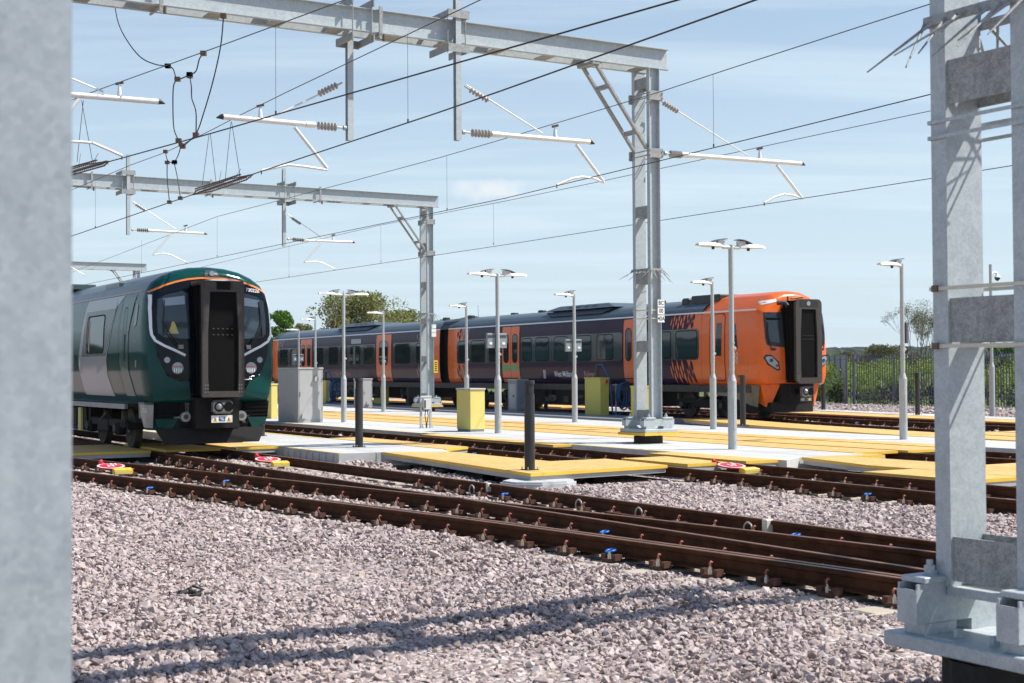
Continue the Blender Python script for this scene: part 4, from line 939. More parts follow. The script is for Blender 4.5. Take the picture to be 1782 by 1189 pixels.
# scrap on the ballast
m=MB(); rr=random.Random(5)
for k in range(9): 
    a=rr.uniform(0,6.3); p=[Vector((rr.uniform(-.15,.15),rr.uniform(-.06,.06),0))]
    for j in range(3): p.append(p[-1]+Vector((rr.uniform(-.09,.09),rr.uniform(-.05,.05),rr.uniform(-.02,.035))))
    m.tube(p,[.010,.018,.012,.003],0,5)
o=m.build('rubber_scrap',[mat('scrap_rubber',(.035,.035,.033),.8,var=.5,vscale=30)]); o.location=tuple(PG(318,1035,ZB+.03)); tag(o,'torn black scrap lying on the gravel at lower left','scrap')
# ================================================================== TRAINS
class Body:
    """body shell: local x across (-x faces the camera side), y = distance back from the nose, z up"""
    def __init__(s,half,zt,zc=2.1,yf=None,round_=.55,s0=.86):
        s.half=half; s.zc=zc; s.yf=yf; s.rd=round_; s.s0=s0
        full=half+[(-v,z) for v,z in reversed(half[:-1])]; s.full=full
        s.ang=[math.atan2(z-zc,v) for v,z in full]; s.rad_=[math.hypot(v,z-zc) for v,z in full]
    def R(s,a):
        a0=s.ang[0]; an=[(q-a0)%(2*math.pi) for q in s.ang]; b=(a-a0)%(2*math.pi)
        xs=an+[2*math.pi]; 
        # straight-edge interpolation between profile points
        for i in range(len(xs)-1):
            if xs[i]<=b<=xs[i+1]+1e-9:
                p=s.full[i]; q=s.full[(i+1)%len(s.full)]; dx,dz=math.cos(a),math.sin(a); ex,ez=q[0]-p[0],q[1]-p[1]; den=dx*ez-dz*ex
                if abs(den)<1e-9: return s.rad_[i]
                return (p[0]*ez-(p[1]-s.zc)*ex)/den
        return s.rad_[0]
    def front(s,v,z,off=.006):
        a=math.atan2(z-s.zc,v); r=math.hypot(v,z-s.zc); R_=s.R(a); k=min(1,r/R_) if R_ else 0
        if k<=s.s0: return (v,s.yf(v,z)-off,z)
        q=(k-s.s0)/(1-s.s0); k2=s.s0/k if k else 1; y=s.yf(v*k2,s.zc+(z-s.zc)*k2)+s.rd*(1-math.sqrt(max(0,1-q*q)))
        return (v*(1+off*.7/max(.2,r)),y-off*(1-q*.7),z)
    def sidev(s,z):
        h=[p for p in s.half]; return float(np.interp(z,[p[1] for p in h],[p[0] for p in h]))
    def side(s,sgn=-1,off=.005): return lambda y,z:(sgn*(s.sidev(z)+off),y,z)
    def shell(s,y0,y1,mats,fn,parent,name='body',cap=True,back=True,n=72):
        angs=[s.ang[0]+(2*math.pi)*k/n for k in range(n)]
        # keep the profile corners exactly
        angs=sorted(set([round((a-s.ang[0])%(2*math.pi),5) for a in angs]+[round((a-s.ang[0])%(2*math.pi),5) for a in s.ang])); angs=[a+s.ang[0] for a in angs]; n=len(angs)
        rings=[]
        if cap:
            for k in [.12,.3,.5,.68,s.s0]:
                rings.append([s.front(k*s.R(a)*math.cos(a),s.zc+k*s.R(a)*math.sin(a),0) for a in angs])
            for ph in (18,36,54,70,82,90):
                q=math.sin(rad(ph)); k=s.s0+(1-s.s0)*q; rings.append([s.front(k*.99999*s.R(a)*math.cos(a),s.zc+k*.99999*s.R(a)*math.sin(a),0) for a in angs])
        else: rings.append([(s.R(a)*math.cos(a),y0,s.zc+s.R(a)*math.sin(a)) for a in angs])
        yy=np.linspace(max(y0,2.2) if cap else y0+.01,y1,24)
        for y in yy: rings.append([(s.R(a)*math.cos(a),y,s.zc+s.R(a)*math.sin(a)) for a in angs])
        m=MB(); o=0
        for r in rings: m.v+=[tuple(p) for p in r]
        for i in range(len(rings)-1):
            for j in range(n):
                a=i*n+j;b=i*n+(j+1)%n; f=(a,a+n,b+n,b); m.f.append(f); c=np.mean([m.v[k] for k in f],0); m.m.append(fn(c)); m.sm.append(True)
        if cap: m.add([],[],0); m.v.append(s.front(0,s.zc,0)); ci=len(m.v)-1; 
        if cap:
            for j in range(n): m.f.append((ci,j,(j+1)%n)); m.m.append(fn(m.v[ci])); m.sm.append(True)
        if back: m.f.append(tuple((len(rings)-1)*n+j for j in range(n))); m.m.append(len(mats)-1); m.sm.append(False)
        if not cap: m.f.append(tuple(reversed(range(n)))); m.m.append(len(mats)-1); m.sm.append(False)
        o=m.build(name,mats,parent); 
        me=o.data; me.update()
        return o
def panel(B,poly,parent,name,m,mode='side',off=.006,step=.15,sgn=-1):
    fn=B.side(sgn,off) if mode=='side' else (lambda v,z:B.front(v,z,off))
    mb=gridpoly(poly,fn,step); o=mb.build(name,[m],parent); return o
def ribbon(pts,wd):
    """2D polyline -> polygon"""
    L_=[];R_=[]; n=len(pts)
    for i,p in enumerate(pts):
        a=pts[max(0,i-1)];b=pts[min(n-1,i+1)]; tx,ty=b[0]-a[0],b[1]-a[1]; l=math.hypot(tx,ty); nx,ny=-ty/l*wd/2,tx/l*wd/2; L_.append((p[0]+nx,p[1]+ny)); R_.append((p[0]-nx,p[1]-ny))
    return L_,R_
def stripe(B,pts,wd,parent,name,m,mode='front',off=.009,sgn=-1):
    L_,R_=ribbon(pts,wd); fn=B.side(sgn,off) if mode=='side' else (lambda v,z:B.front(v,z,off)); mb=MB()
    out=[]
    for a,b in zip(L_,R_): out+= [fn(*a),fn(*b)]
    mb.add(out,[(2*i,2*i+1,2*i+3,2*i+2) for i in range(len(pts)-1)],0,True); return mb.build(name,[m],parent)
def dens(pts,st=.06):
    out=[]
    for a,b in zip(pts[:-1],pts[1:]):
        k=max(1,int(math.hypot(b[0]-a[0],b[1]-a[1])/st)); out+=[(a[0]+(b[0]-a[0])*i/k,a[1]+(b[1]-a[1])*i/k) for i in range(k)]
    return out+[pts[-1]]
def bogie(parent,y,wb=2.3,r=.42):
    R_=link('bogie',MB().data('bogie',[DARKU]),parent,(0,y,0)) if False else None
    m=MB()
    for s in(-1,1):
        m.bx(s*1.02-.07,s*1.02+.07,-wb/2-.35,wb/2+.35,.45,.62,0,.02); m.bx(s*1.02-.09,s*1.02+.09,-.45,.45,.32,.62,0,.03)
        for e in(-1,1): m.bx(s*1.03-.10,s*1.03+.10,e*wb/2-.16,e*wb/2+.16,.28,.56,0,.04); m.tube([(s*1.02,e*wb/2+e*.3,.45),(s*1.02,e*wb/2+e*.3,.80)],.07,1,8); m.tube([(s*1.13,e*wb/2,.42),(s*1.17,e*wb/2,.42)],.10,1,12)
        m.tube([(s*1.08,-.3,.75),(s*1.08,.3,.55)],.035,1,8)
    m.bx(-1,1,-.3,.3,.4,.7); m.bx(-1,1,-wb/2-.5,-wb/2-.4,.4,.55); m.bx(-1,1,wb/2+.4,wb/2+.5,.4,.55)
    R_=m.build('bogie',[DARKU,UND2],parent,(0,y,0))
    w_=MB().tube([(-.065,0,0),(.055,0,0)],r,0,28,smooth=False).tube([(-.085,0,0),(-.0651,0,0)],[r*.6,r*.8],0,20).tube([(.055,0,0),(.08,0,0)],r+.03,0,28).tube([(-.10,0,0),(-.07,0,0)],.10,1,12).data('wheel',[UND2,STEELD])
    for e in(-1,1):
        for s in(-1,1): o=link('wheel',w_,R_,(s*.745,e*wb/2,r)); o.rotation_euler=(0,0,0 if s<0 else math.pi)
    return R_
def gangway(parent,y0,y1,w_,z0,z1,open_,rnd=.05,light=False):
    """bellows tunnel and its end frame"""
    m=MB(); n=9
    for k in range(n):
        ya=y0+.05+(y1-y0-.05)*k/n; m.bx(-w_/2+.03+.02*(k%2),w_/2-.03-.02*(k%2),ya,ya+(y1-y0-.05)/n-.002,z0+.03,z1-.04)
    m.build('bellows',[BELL],parent)
    ox,oz0,oz1=open_; top=rrect(-w_/2,w_/2,z0,z1,rnd) ; m=MB()
    inn=[(-ox*.96,oz0),(ox*.96,oz0),(ox,oz0+.3),(ox,oz0+(oz1-oz0)*.6),(ox*.86,oz1),(-ox*.86,oz1),(-ox,oz0+(oz1-oz0)*.6),(-ox,oz0+.3)]
    # ring between outline and opening, made as bevelled frame
    def ray(a,pl_):
        c=(0,(z0+z1)/2); dx,dz=math.cos(a),math.sin(a); best=None
        for i in range(len(pl_)):
            p=pl_[i];q=pl_[(i+1)%len(pl_)]; ex,ez=q[0]-p[0],q[1]-p[1]; den=dx*ez-dz*ex
            if abs(den)<1e-9: continue
            t=((p[0]-c[0])*ez-(p[1]-c[1])*ex)/den; u=((p[0]-c[0])*dz-(p[1]-c[1])*dx)/den
            if t>0 and -1e-6<=u<=1+1e-6: best=t if best is None else min(best,t)
        return (c[0]+dx*best,c[1]+dz*best)
    an=sorted(set([math.atan2(q[1]-(z0+z1)/2,q[0]) for q in top+inn])); n=len(an)
    A_=[ray(a,top) for a in an]; B_=[ray(a,inn) for a in an]
    vs=[(p[0],y0+.10,p[1]) for p in A_]+[(p[0],y0+.0,p[1]) for p in A_]+[(p[0],y0,p[1]) for p in B_]+[(p[0]*.97,y0+.06,p[1]) for p in B_]
    m.add(vs,[(k*n+i,k*n+(i+1)%n,(k+1)*n+(i+1)%n,(k+1)*n+i) for k in range(3) for i in range(n)]); m.build('gangway_frame',[FRAME],parent)
    m=MB(); m.bx(-ox*.97,ox*.97,y0+.055,y0+.075,oz0+.01,oz1-.01,0)
    for k in range(9): x=-ox*.8+ox*1.6*k/8; m.bx(x-.003,x+.003,y0+.0515,y0+.0545,oz0+.05,oz1-.05)
    rr=random.Random(2)
    zc=(oz0+oz1)/2+.12
    for zz in (zc,zc+.12):
        for k in range(5): x=-ox*.6+ox*1.2*k/4; m.bx(x-.02,x+.02,y0+.036,y0+.0395,zz,zz+.022,1)
    m.build('gangway_door',[DOORB,FRAME],parent)
    m=MB()
    for s in(-1,1):
        for i in range(3):
            for j in range(2): m.tube([(s*(w_/2-.06-.05*j),y0-.008,z0+.10+.07*i),(s*(w_/2-.06-.05*j),y0+.001,z0+.10+.07*i)],.011,0,6)
    m.build('rivets',[STEELD],parent)
    return
def coupler(parent,y,x,z,w_=.40,h=.27):
    m=MB(); m.box((x,y+.22,z),(w_*.5,.5,h*.5),1); m.box((x,y,z),(w_,.22,h),0,None,.05)
    for s in(-1,1): m.tube([(x+s*w_*.24,y-.115,z),(x+s*w_*.24,y-.105,z)],h*.36,1,18,smooth=False)
    m.tube([(x-w_*.24,y-.16,z),(x-w_*.24,y-.11,z)],[.03,h*.26],0,12); m.build('coupler',[STEELD,BLK],parent)
# ---------------------------------------------------------------- green train
GT=thing('green_train','dark green electric train with black gangway front and grey side panel, at the left','train',W(27.45,9.47))
half=[(1.22,.98),(1.30,1.15),(1.365,1.6),(1.37,2.0),(1.345,2.6),(1.29,3.05),(1.235,3.24),(1.12,3.42),(.92,3.56),(.66,3.67),(.36,3.735),(0,3.76)]
yfG=lambda v,z:.05+.24*max(0,(z-1.6)/2.1)**1.6+.13*(abs(v)/1.25)**3
BG=Body(half,3.76,2.1,yfG,.42,.88)
def gm(c):
    x,y,z=c
    if z>3.26 and y>1.25: return 1
    return 0
BG.shell(0,60,[GREEN,GREENR,BLK],gm,GT)
# black mask
mask=[(-1.17,3.19),(-1.21,2.9),(-1.22,2.32),(-1.17,2.18),(-1.14,1.92),(-.96,1.55),(-.74,1.44),(-.52,1.44),(-.50,1.02),(.50,1.02),(.52,1.44),(.74,1.44),(.96,1.55),(1.14,1.92),(1.17,2.18),(1.22,2.32),(1.21,2.9),(1.17,3.19),(.95,3.32),(.6,3.43),(.3,3.475),(0,3.49),(-.3,3.475),(-.6,3.43),(-.95,3.32)]
panel(BG,mask,GT,'front_mask',MASK,'front',.008,.08)
arc=[(-1.22,3.215),(-1.1,3.275),(-.95,3.345),(-.75,3.415),(-.5,3.475),(-.25,3.505),(0,3.515),(.25,3.505),(.5,3.475),(.75,3.415),(.95,3.345),(1.1,3.275),(1.22,3.215)]
stripe(BG,dens(arc),.035,GT,'orange_stripe',ORS,'front',.014)
stripe(BG,dens([(0.85,3.255),(2,3.255),(60,3.255)],1),.03,GT,'side_stripe',mat('stripe_dull',(.30,.07,.05),.3,coat=.3),'side',.008)
for s in(-1,1):
    ws=[(s*x,z) for x,z in ((.50,2.28),(.50,3.19),(.62,3.23),(.95,3.15),(1.10,3.06),(1.13,2.7),(1.12,2.38),(1.02,2.31),(.8,2.29))]
    o=panel(BG,ws,GT,'windscreen',GLASSL,'front',.018,.08)
    MB_=MB(); MB_=gridpoly([(s*.58,2.97),(s*1.0,2.93),(s*1.0,3.08),(s*.58,3.14)],lambda v,z:BG.front(v,z,.022),.1,MB_); MB_.build('destination_display',[LAMPG],o)
    ch=[(s*x,z) for x,z in ((1.205,3.16),(1.232,2.9),(1.238,2.5),(1.225,2.36),(1.17,2.24),(1.0,2.14),(.80,2.05),(.60,1.95))]
    L_,R_=ribbon(dens(ch),.05); 
    stripe(BG,dens(ch),.05,GT,'white_chevron',mat('chevron_grey',(.80,.82,.86),.3,coat=.3),'front',.016)
    hl=[(s*x,z) for x,z in ((.56,1.86),(.60,1.58),(.72,1.50),(.92,1.55),(1.07,1.80),(1.12,1.98),(1.02,2.02),(.80,1.93))]
    o=panel(BG,hl,GT,'headlight_cover',MASK,'front',.012,.08)
    f=BG.front(s*.76,1.70,.02); m=MB(); m.tube([(f[0],f[1]+.02,f[2]),(f[0],f[1]-.008,f[2])],.115,0,20,smooth=False); 
    for k in range(4): m.bx(f[0]-.08+.045*k,f[0]-.06+.045*k,f[1]-.013,f[1]-.0085,f[2]-.085,f[2]-.01,1)
    m.bx(f[0]-.11,f[0]+.11,f[1]-.014,f[1]-.009,f[2]+.02,f[2]+.034,2); m.build('headlight',[LAMPG,WHITE,REDP],o)
    f=BG.front(s*.96,1.86,.02); MB().tube([(f[0],f[1]+.02,f[2]),(f[0],f[1]-.004,f[2])],.06,0,16,smooth=False).build('marker_light',[LAMPG],o)
    # louvred vent, lower skirt, wiper, lifting pipe
    m=MB(); m.bx(s*.66,s*1.18,.24,.5,.70,1.02,0)
    for k in range(4): m.bx(s*.68,s*1.16,.20,.26,.735+.075*k,.765+.075*k,0)
    m.build('louvre',[BLK,UND2],GT)
    pr=[(s*.80,.50),(s*1.16,.50),(s*1.24,.56),(s*1.26,.99),(s*.68,.99),(s*.68,.71),(s*1.16,.70)]
    m=MB(); q=[(s*1.285,.69+.31),(s*1.30,.66)]
    vs=[(s*.72,.16,.70),(s*1.17,.22,.70),(s*1.27,.55,.70),(s*.84,.20,.47),(s*1.08,.25,.47),(s*1.20,.55,.47)]
    vs+=[(a,b+.25,c_) for a,b,c_ in vs]; m.add(vs,[(0,1,4,3),(1,2,5,4),(6,9,10,7),(7,10,11,8),(0,3,9,6),(2,8,11,5),(3,4,5,11,10,9),(0,6,7,8,2,1)]); m.add([(s*1.17,.22,.70),(s*1.27,.55,.70),(s*1.29,.9,.70),(s*1.20,.22,1.02),(s*1.29,.55,1.02),(s*1.30,.9,1.02)],[(0,1,4,3),(1,2,5,4)]); m.build('front_skirt',[GREEN],GT)
    m=MB(); pv=Vector(BG.front(s*.70,2.12,.04)); hd=Vector(BG.front(s*1.02,2.62,.05)); 
    m.tube([pv,Vector(BG.front(s*.92,2.40,.07)),hd],.012,0,6); m.tube([pv+Vector((s*.05,0,.0)),Vector(BG.front(s*1.0,2.42,.07)),hd+Vector((s*.02,0,.03))],.009,0,6)
    m.tube([Vector(BG.front(s*1.03,2.34,.03)),hd,Vector(BG.front(s*.98,3.05,.03))],.012,0,6); m.box(pv,(.10,.05,.08),1); m.tube([pv+Vector((-.03,-.03,-.02)),pv+Vector((-.03,-.05,-.02))],.018,1,8); m.build('wiper',[BLACKP,STEELD],GT)
    m=MB(); m.tube([(s*.58,.10,.73),(s*.58,.22,.73)],.10,0,16,smooth=False); m.tube([(s*.58,.095,.73),(s*.58,.10,.73)],.05,1,12); m.box((s*.50,.35,.93),(.10,.14,.26),0,None,.01); m.box((s*.36,.30,.95),(.10,.10,.20),0,None,.01); m.tube([(s*.62,.2,.73),(s*.86,.3,.72)],.03,0,8); m.tube([(s*.3,.2,.9),(s*.33,.05,.75),(s*.28,.1,.58),(s*.2,.2,.7)],.02,2,6); m.build('brake_fitting',[STEELD,UND2,BLK],GT)
# red tail bar drawn in lamp already; top marker lamp
m=gridpoly([(-.16,3.53),(.16,3.53),(.11,3.68),(-.11,3.68)],lambda v,z:BG.front(v,z,.02),.05); o=m.build('top_light_cover',[TDGREY],GT); f=BG.front(0,3.605,.05); MB().tube([(f[0],f[1]+.05,f[2]),(f[0],f[1],f[2])],.052,0,16,smooth=False).build('top_light',[LAMPG],o)
gangway(GT,-.46,.35,.86,1.12,3.38,(.315,1.24,3.20),.03)
m=MB(); m.bx(-.43,.43,-.44,.3,3.34,3.42,0,.02); m.bx(-.14,.14,-.47,-.44,3.24,3.40,1); 
for s in(-1,1):
    m.bx(s*.28-.10,s*.28+.10,-.475,-.455,3.27,3.39,0)
m.tube([(-.53,-.1,3.37),(-.36,-.1,3.39)],.045,2,8); m.bx(-.26,.28,-.3,-.1,3.42,3.45,3); m.build('gangway_canopy',[FRAME,BLK,CLAMP,WHITE],GT)
coupler(GT,-.30,.02,.93)
o=MB().bx(-.215,.215,-.36,-.345,.62,.76).build('warning_plate',[WHITE],GT); m=MB(); 
for s in(-1,1): m.add([(s*.14-.05,-.362,.635),(s*.14+.05,-.362,.635),(s*.14,-.362,.735)],[(0,1,2)],0); m.bx(s*.14-.008,s*.14+.008,-.366,-.363,.655,.70,1)
m.bx(-.065,.065,-.3635,-.361,.645,.735,2); m.bx(-.045,.03,-.366,-.364,.70,.715,3); m.bx(-.02,.045,-.366,-.364,.665,.68,3); m.build('pictogram',[YTRAY,TXTB,BLUEH,WHITE],o)
m=MB(); m.bx(-.45,.45,-.1,.3,.5,1.10,0); m.bx(-.66,.66,.28,.6,.18,.99,0); 
vs=[(-1.18,.18,.50),(1.18,.18,.50),(1.05,.10,.20),(-1.05,.10,.20),(-1.18,.5,.50),(1.18,.5,.50),(1.05,.35,.20),(-1.05,.35,.20)]
m.add([(a*.93 if abs(a)>1.1 else a*.9,b,c_) for a,b,c_ in vs],[(0,1,2,3),(4,7,6,5),(0,4,5,1),(3,2,6,7),(0,3,7,4),(1,5,6,2)]); m.build('valance',[DARKU],GT)
# triangle notice in the windscreen
o=gridpoly([(-.93,2.38),(-.72,2.38),(-.805,2.62),(-.845,2.62)],lambda v,z:BG.front(v,z,.024),.08).build('windscreen_notice',[mat('notice_yellow',(.55,.50,.18),.6)],GT)
# numbers
mapped_text('730226',.10,lambda x,y:BG.front(.86+x,3.28+y-.10*x,.02),'front_number',TXTW,GT,True)
# side
side=lambda *a:BG.side(-1,.007)
PA=[(1.96,3.22),(4.92,3.22),(5.02,3.0),(5.36,2.05),(5.38,1.8),(5.02,1.13),(2.62,1.12),(2.95,1.55),(3.03,1.9),(2.44,3.0)]
panel(BG,PA,GT,'silver_panel',TGREY,'side',.006,.2)
o=panel(BG,[(2.50,2.97),(4.88,2.97),(5.12,1.98),(3.06,1.98)],GT,'window_surround',TDGREY,'side',.010,.2)
panel(BG,rrect(3.28,4.70,2.05,2.86,.10),o,'window',GLASS,'side',.016,.2); stripe(BG,dens(rrect(3.28,4.70,2.05,2.86,.10)+[(4.70,2.76)]),.03,o,'window_seal',BLK,'side',.019)
for k in range(1,7):
    y0=5.2+ (k)*2.6
    panel(BG,rrect(y0,y0+1.7,2.05,2.86,.1),GT,'window',GLASS,'side',.008,.3)
stripe(BG,dens([(1.10,3.2),(1.40,2.4),(1.36,1.7),(1.05,1.12)]),.028,GT,'door_seam',BLK,'side',.009)
o=panel(BG,[(1.10,3.14),(1.90,3.14),(2.02,2.5),(1.98,1.8),(1.70,1.14),(1.08,1.14),(1.38,1.7),(1.43,2.4)],GT,'cab_door',mat('train_green_door',(.004,.062,.057),.2,0,.3),'side',.0065,.15)
stripe(BG,dens(rrect(1.58,1.78,1.86,2.95,.07)+[(1.78,2.88)]),.014,o,'door_window',BLK,'side',.012); stripe(BG,[(1.66,1.92),(1.66,2.4)],.05,o,'handrail_recess',BLK,'side',.012)
stripe(BG,dens([(2.04,3.15),(2.16,2.5),(2.1,1.8),(1.8,1.13)]),.012,GT,'door_seam',BLK,'side',.010)
panel(BG,[(.86,2.98),(1.02,3.02),(1.05,2.52),(.86,2.58)],GT,'side_window',GLASS,'side',.009,.1)
MB().bx(-1.36,-1.345,.93,.97,2.2,2.26,0).build('door_button',[STEELD],GT); MB().bx(-1.385,-1.365,.80,.84,1.72,1.86,0).build('grab_handle',[STEELD],GT)
m=MB(); m.bx(-1.16,1.16,2.0,60,.90,.98,0); m.bx(-1.27,-1.20,2.0,60,.86,.965,1); m.bx(-1.1,1.1,5.4,14,.30,.88,2); m.bx(-1.1,1.1,19,56,.35,.88,2)
for k in range(9): m.bx(-1.15,-1.11,5.6+k*.9,6.3+k*.9,.35+.05*(k%3),.84,3,.02)
m.build('underframe',[UND2,STEELD,DARKU,DARKU],GT)
mb=MB(); mb.bx(-1.2,-1.15,5.9,6.15,.30,.82,0); mb.build('yellow_marker',[YEL],GT)
# grey lower panel with the number
vs=[(0.32,.97),(1.15,.97),(1.10,.56),(.60,.52),(.30,.62)]
m=gridpoly([(.14,.98),(.80,.98),(.76,.80),(.52,.53),(.16,.52)],lambda y,z:(-1.30+.10*max(0,(.5-y)/.4)**2,y-.0,z),.08); o=m.build('side_skirt',[mat('skirt_grey',(.22,.23,.21),.35,.2,coat=.3,var=.3,vscale=3)],GT)
mapped_text('730 226',.12,lambda x,y:(-1.306+.10*max(0,(.5-(.50-x*.75))/.4)**2,.50-x*.75,.86+y),'skirt_number',TXTW,o,True)
bogie(GT,4.35,2.3); bogie(GT,18.5); 
MB().bx(-.9,-.3,8,11,3.66,3.80,0,.02).build('roof_box',[GREENR],GT); MB().bx(-.6,.6,14,17,3.70,3.86,0,.02).build('roof_box',[GREENR],GT); MB().bx(-1.05,-.75,3.2,4.3,3.46,3.55,0).build('roof_hatch',[TDGREY],GT)

# ---------------------------------------------------------------- orange and purple train
OA=AZ-rad(1.6); OT0=W(34.2,31.08); OX=Vector((math.cos(OA),math.sin(OA),0)); OY=Vector((-math.sin(OA),math.cos(OA),0))
OT=thing('orange_train','orange nosed diesel train with two purple carriages standing before the trees','train',OT0,OA)
halfO=[(1.24,1.10),(1.33,1.30),(1.37,1.75),(1.375,2.2),(1.37,2.8),(1.355,3.2),(1.33,3.52),(1.24,3.66),(1.06,3.80),(.80,3.92),(.42,4.02),(0,4.05)]
BO=Body(halfO,4.05,2.3,lambda v,z:0,.2,.9)
halfN=[(1.24,1.10),(1.33,1.30),(1.37,1.75),(1.375,2.2),(1.37,2.8),(1.35,3.2),(1.32,3.50),(1.20,3.62),(1.0,3.80),(.78,3.98),(.42,4.10),(0,4.13)]
yfO=lambda v,z:.05+.24*max(0,(z-1.9)/2.1)**1.5+.16*(abs(v)/1.25)**2.6
BN=Body(halfN,4.13,2.3,yfO,.42,.88)
BN.shell(0,3.4,[ORANGE,BLK],lambda c:0,OT,name='cab')
carA=BO.shell(3.39,22.3,[PURP,ROOFG,ORANGE,BLK],lambda c:1 if c[2]>3.535 else (2 if c[1]<4.2 or c[1]>20.9 else 0),OT,name='carriage_body',cap=False)
carB=BO.shell(23.15,45.5,[PURP,ROOFG,ORANGE,BLK],lambda c:1 if c[2]>3.535 else (2 if c[1]<24.6 or c[1]>44.3 else 0),OT,name='carriage_body',cap=False)
MB().bx(-1.15,1.15,22.3,23.15,1.0,3.75).build('gangway_bellows',[BELL],OT)
S=BO.side(-1)
def lens(yc,zc,w_,h,tilt):
    out=[]
    for i in range(9): t=-1+2*i/8; out.append((yc+w_/2*(1-t*t)+tilt*t*h/2,zc+t*h/2))
    for i in range(7,0,-1): t=-1+2*i/8; out.append((yc-w_/2*(1-t*t)+tilt*t*h/2,zc+t*h/2))
    return out
def lattice(y0,y1,m,off,hs=1.,k0=3):
    """leaf shapes interlacing the orange and the purple paint above and below the windows"""
    for (zc,h,tl) in ((3.25,.52,-.25),(1.54,.82,.28)):
        mb=MB()
        for k in range(k0):
            c=y0+(y1-y0)*(k+.5)/k0; ww=(y1-y0)/k0*(.72-.12*k)*hs
            gridpoly(lens(c-tl*h*.25,zc-h*.25,ww*.8,h*.5,tl),BO.side(-1,off),.15,mb); gridpoly(lens(c+tl*h*.25,zc+h*.25,ww*.8,h*.5,tl),BO.side(-1,off),.15,mb); gridpoly(lens(c+(y1-y0)/k0*.5,zc,ww*.7,h*.55,tl),BO.side(-1,off+.001),.15,mb)
        mb.build('lattice_pattern',[m],OT)
lattice(3.75,4.25,PURP,.008,1.,2); lattice(4.25,5.1,ORANGE,.008,.62,3); 
lattice(20.1,20.9,LATT,.008,.7,2); lattice(20.9,21.3,PURP,.008,.8,1); lattice(24.1,24.6,LATT,.008,.8,1); lattice(24.6,25.5,LATT,.008,.7,2); lattice(43.5,44.4,LATT,.008,.7,2)
band=mat('window_band',(.022,.026,.034),.16,coat=.5)
def win(y0,y1,z0=2.0,z1=2.93,p=OT,r=.12):
    o=panel(BO,rrect(y0,y1,z0,z1,r),p,'window',GLASS,'side',.012,.3); stripe(BO,dens(rrect(y0,y1,z0,z1,r)+[(y1,z1-r)],.3),.03,o,'window_seal',BLK,'side',.015); return o
def bandp(y0,y1): return panel(BO,rrect(y0,y1,1.94,2.99,.14),OT,'window_band',band,'side',.009,.4)
bandp(3.52,6.6); bandp(8.15,15.6); bandp(17.3,21.4); bandp(24.5,28.2); bandp(30.4,38.9); bandp(41.0,44.6)
for a in (3.62,5.12): win(a,a+1.2)
for a,b in ((8.75,9.85),(10.25,11.45),(11.95,12.95),(13.4,14.4),(14.75,15.5) ,(17.45,18.35),(18.75,20.0),(20.3,21.2)): win(a,b)
for a,b in ((24.7,25.6),(26.3,28.0),(30.6,31.8),(32.3,33.6),(34.1,34.9),(35.3,36.6),(37.4,38.7),(41.3,42.5),(42.9,44.2)): win(a,b)
panel(BO,rrect(32.2,33.5,3.06,3.30,.04),OT,'destination_display',mat('display_grey',(.30,.36,.38),.3),'side',.012,.3)
DG=mat('door_orange',(.72,.12,.014),.28,coat=.2)
def doors(y0,y1,green=False,single=False):
    mid=(y0+y1)/2
    for (a,b) in (((y0,mid-.01),(mid+.01,y1)) if not single else ((y0,y1),)):
        d=panel(BO,rrect(a,b,1.13,3.44,.05),OT,'door',DG,'side',.014,.2); w_=(b-a); panel(BO,rrect(a+w_*.22,b-w_*.2,1.95,3.12,.18 if not single else .25,6),d,'door_window',GLASS,'side',.020,.2)
        stripe(BO,dens(rrect(a+w_*.22,b-w_*.2,1.95,3.12,.18 if not single else .25,6)+[(b-w_*.2,2.94)],.3),.03,d,'window_seal',BLK,'side',.023)
        if green: panel(BO,[(a+.04,1.62),(b-.02,1.62),(b-.02,1.86),(a+.04,1.86)],d,'green_label',GREENL,'side',.019,.2)
        stripe(BO,[(b,1.15),(b,3.4)],.018,d,'door_edge',BLK,'side',.021)
doors(6.72,8.05); doors(15.75,17.2,True); doors(28.45,30.25,False,True); doors(39.1,40.8)
stripe(BO,dens([(.55,3.515),(22.3,3.515)],1.),.05,OT,'gutter_stripe',WHITE,'side',.01); stripe(BO,dens([(23.15,3.515),(45.5,3.515)],1.),.05,OT,'gutter_stripe',WHITE,'side',.01)
# lettering
def letter(txt,size,yc,z,m,nm,sx=1.,B_=BO,off=.014): return mapped_text(txt,size,lambda x,y:B_.side(-1,off)(yc-x*sx,z+y),nm,m,OT,True)
letter('West Midlands',.30,12.25,1.47,TXTW,'operator_name',.82); letter('Railway',.30,10.42,1.47,TXTG,'operator_name',.82); letter('West Midlands Railway',.28,34.6,1.50,TXTG,'operator_name',.85)
def emblem(yc,zc,w_,h,m):
    mb=MB()
    for k in(-1,0,1):
        for s in(-1,1):
            pts=[(yc+k*w_*.3+s*w_*.11*math.sin(math.pi*t*2),zc-h/2+h*t) for t in np.linspace(0,1,13)]
            L_,R_=ribbon(pts,.016); out=[]
            for a,b in zip(L_,R_): out+=[BO.side(-1,.014)(*a),BO.side(-1,.014)(*b)]
            mb.add(out,[(2*i,2*i+1,2*i+3,2*i+2) for i in range(len(pts)-1)],0,True)
    mb.build('emblem',[m],OT)
emblem(1.62,1.98,.50,.36,TXTW); emblem(13.75,1.47,.22,.34,TXTW)
letter('CAF',.17,3.15,1.42,TXTW,'maker_mark',1.,BO,.014) if False else None
letter('196006',.12,1.35,1.38,TXTB,'car_number',1.1); stripe(BO,[(1.62,1.52),(1.95,1.52)],.05,OT,'green_mark',GREENL,'side',.014)
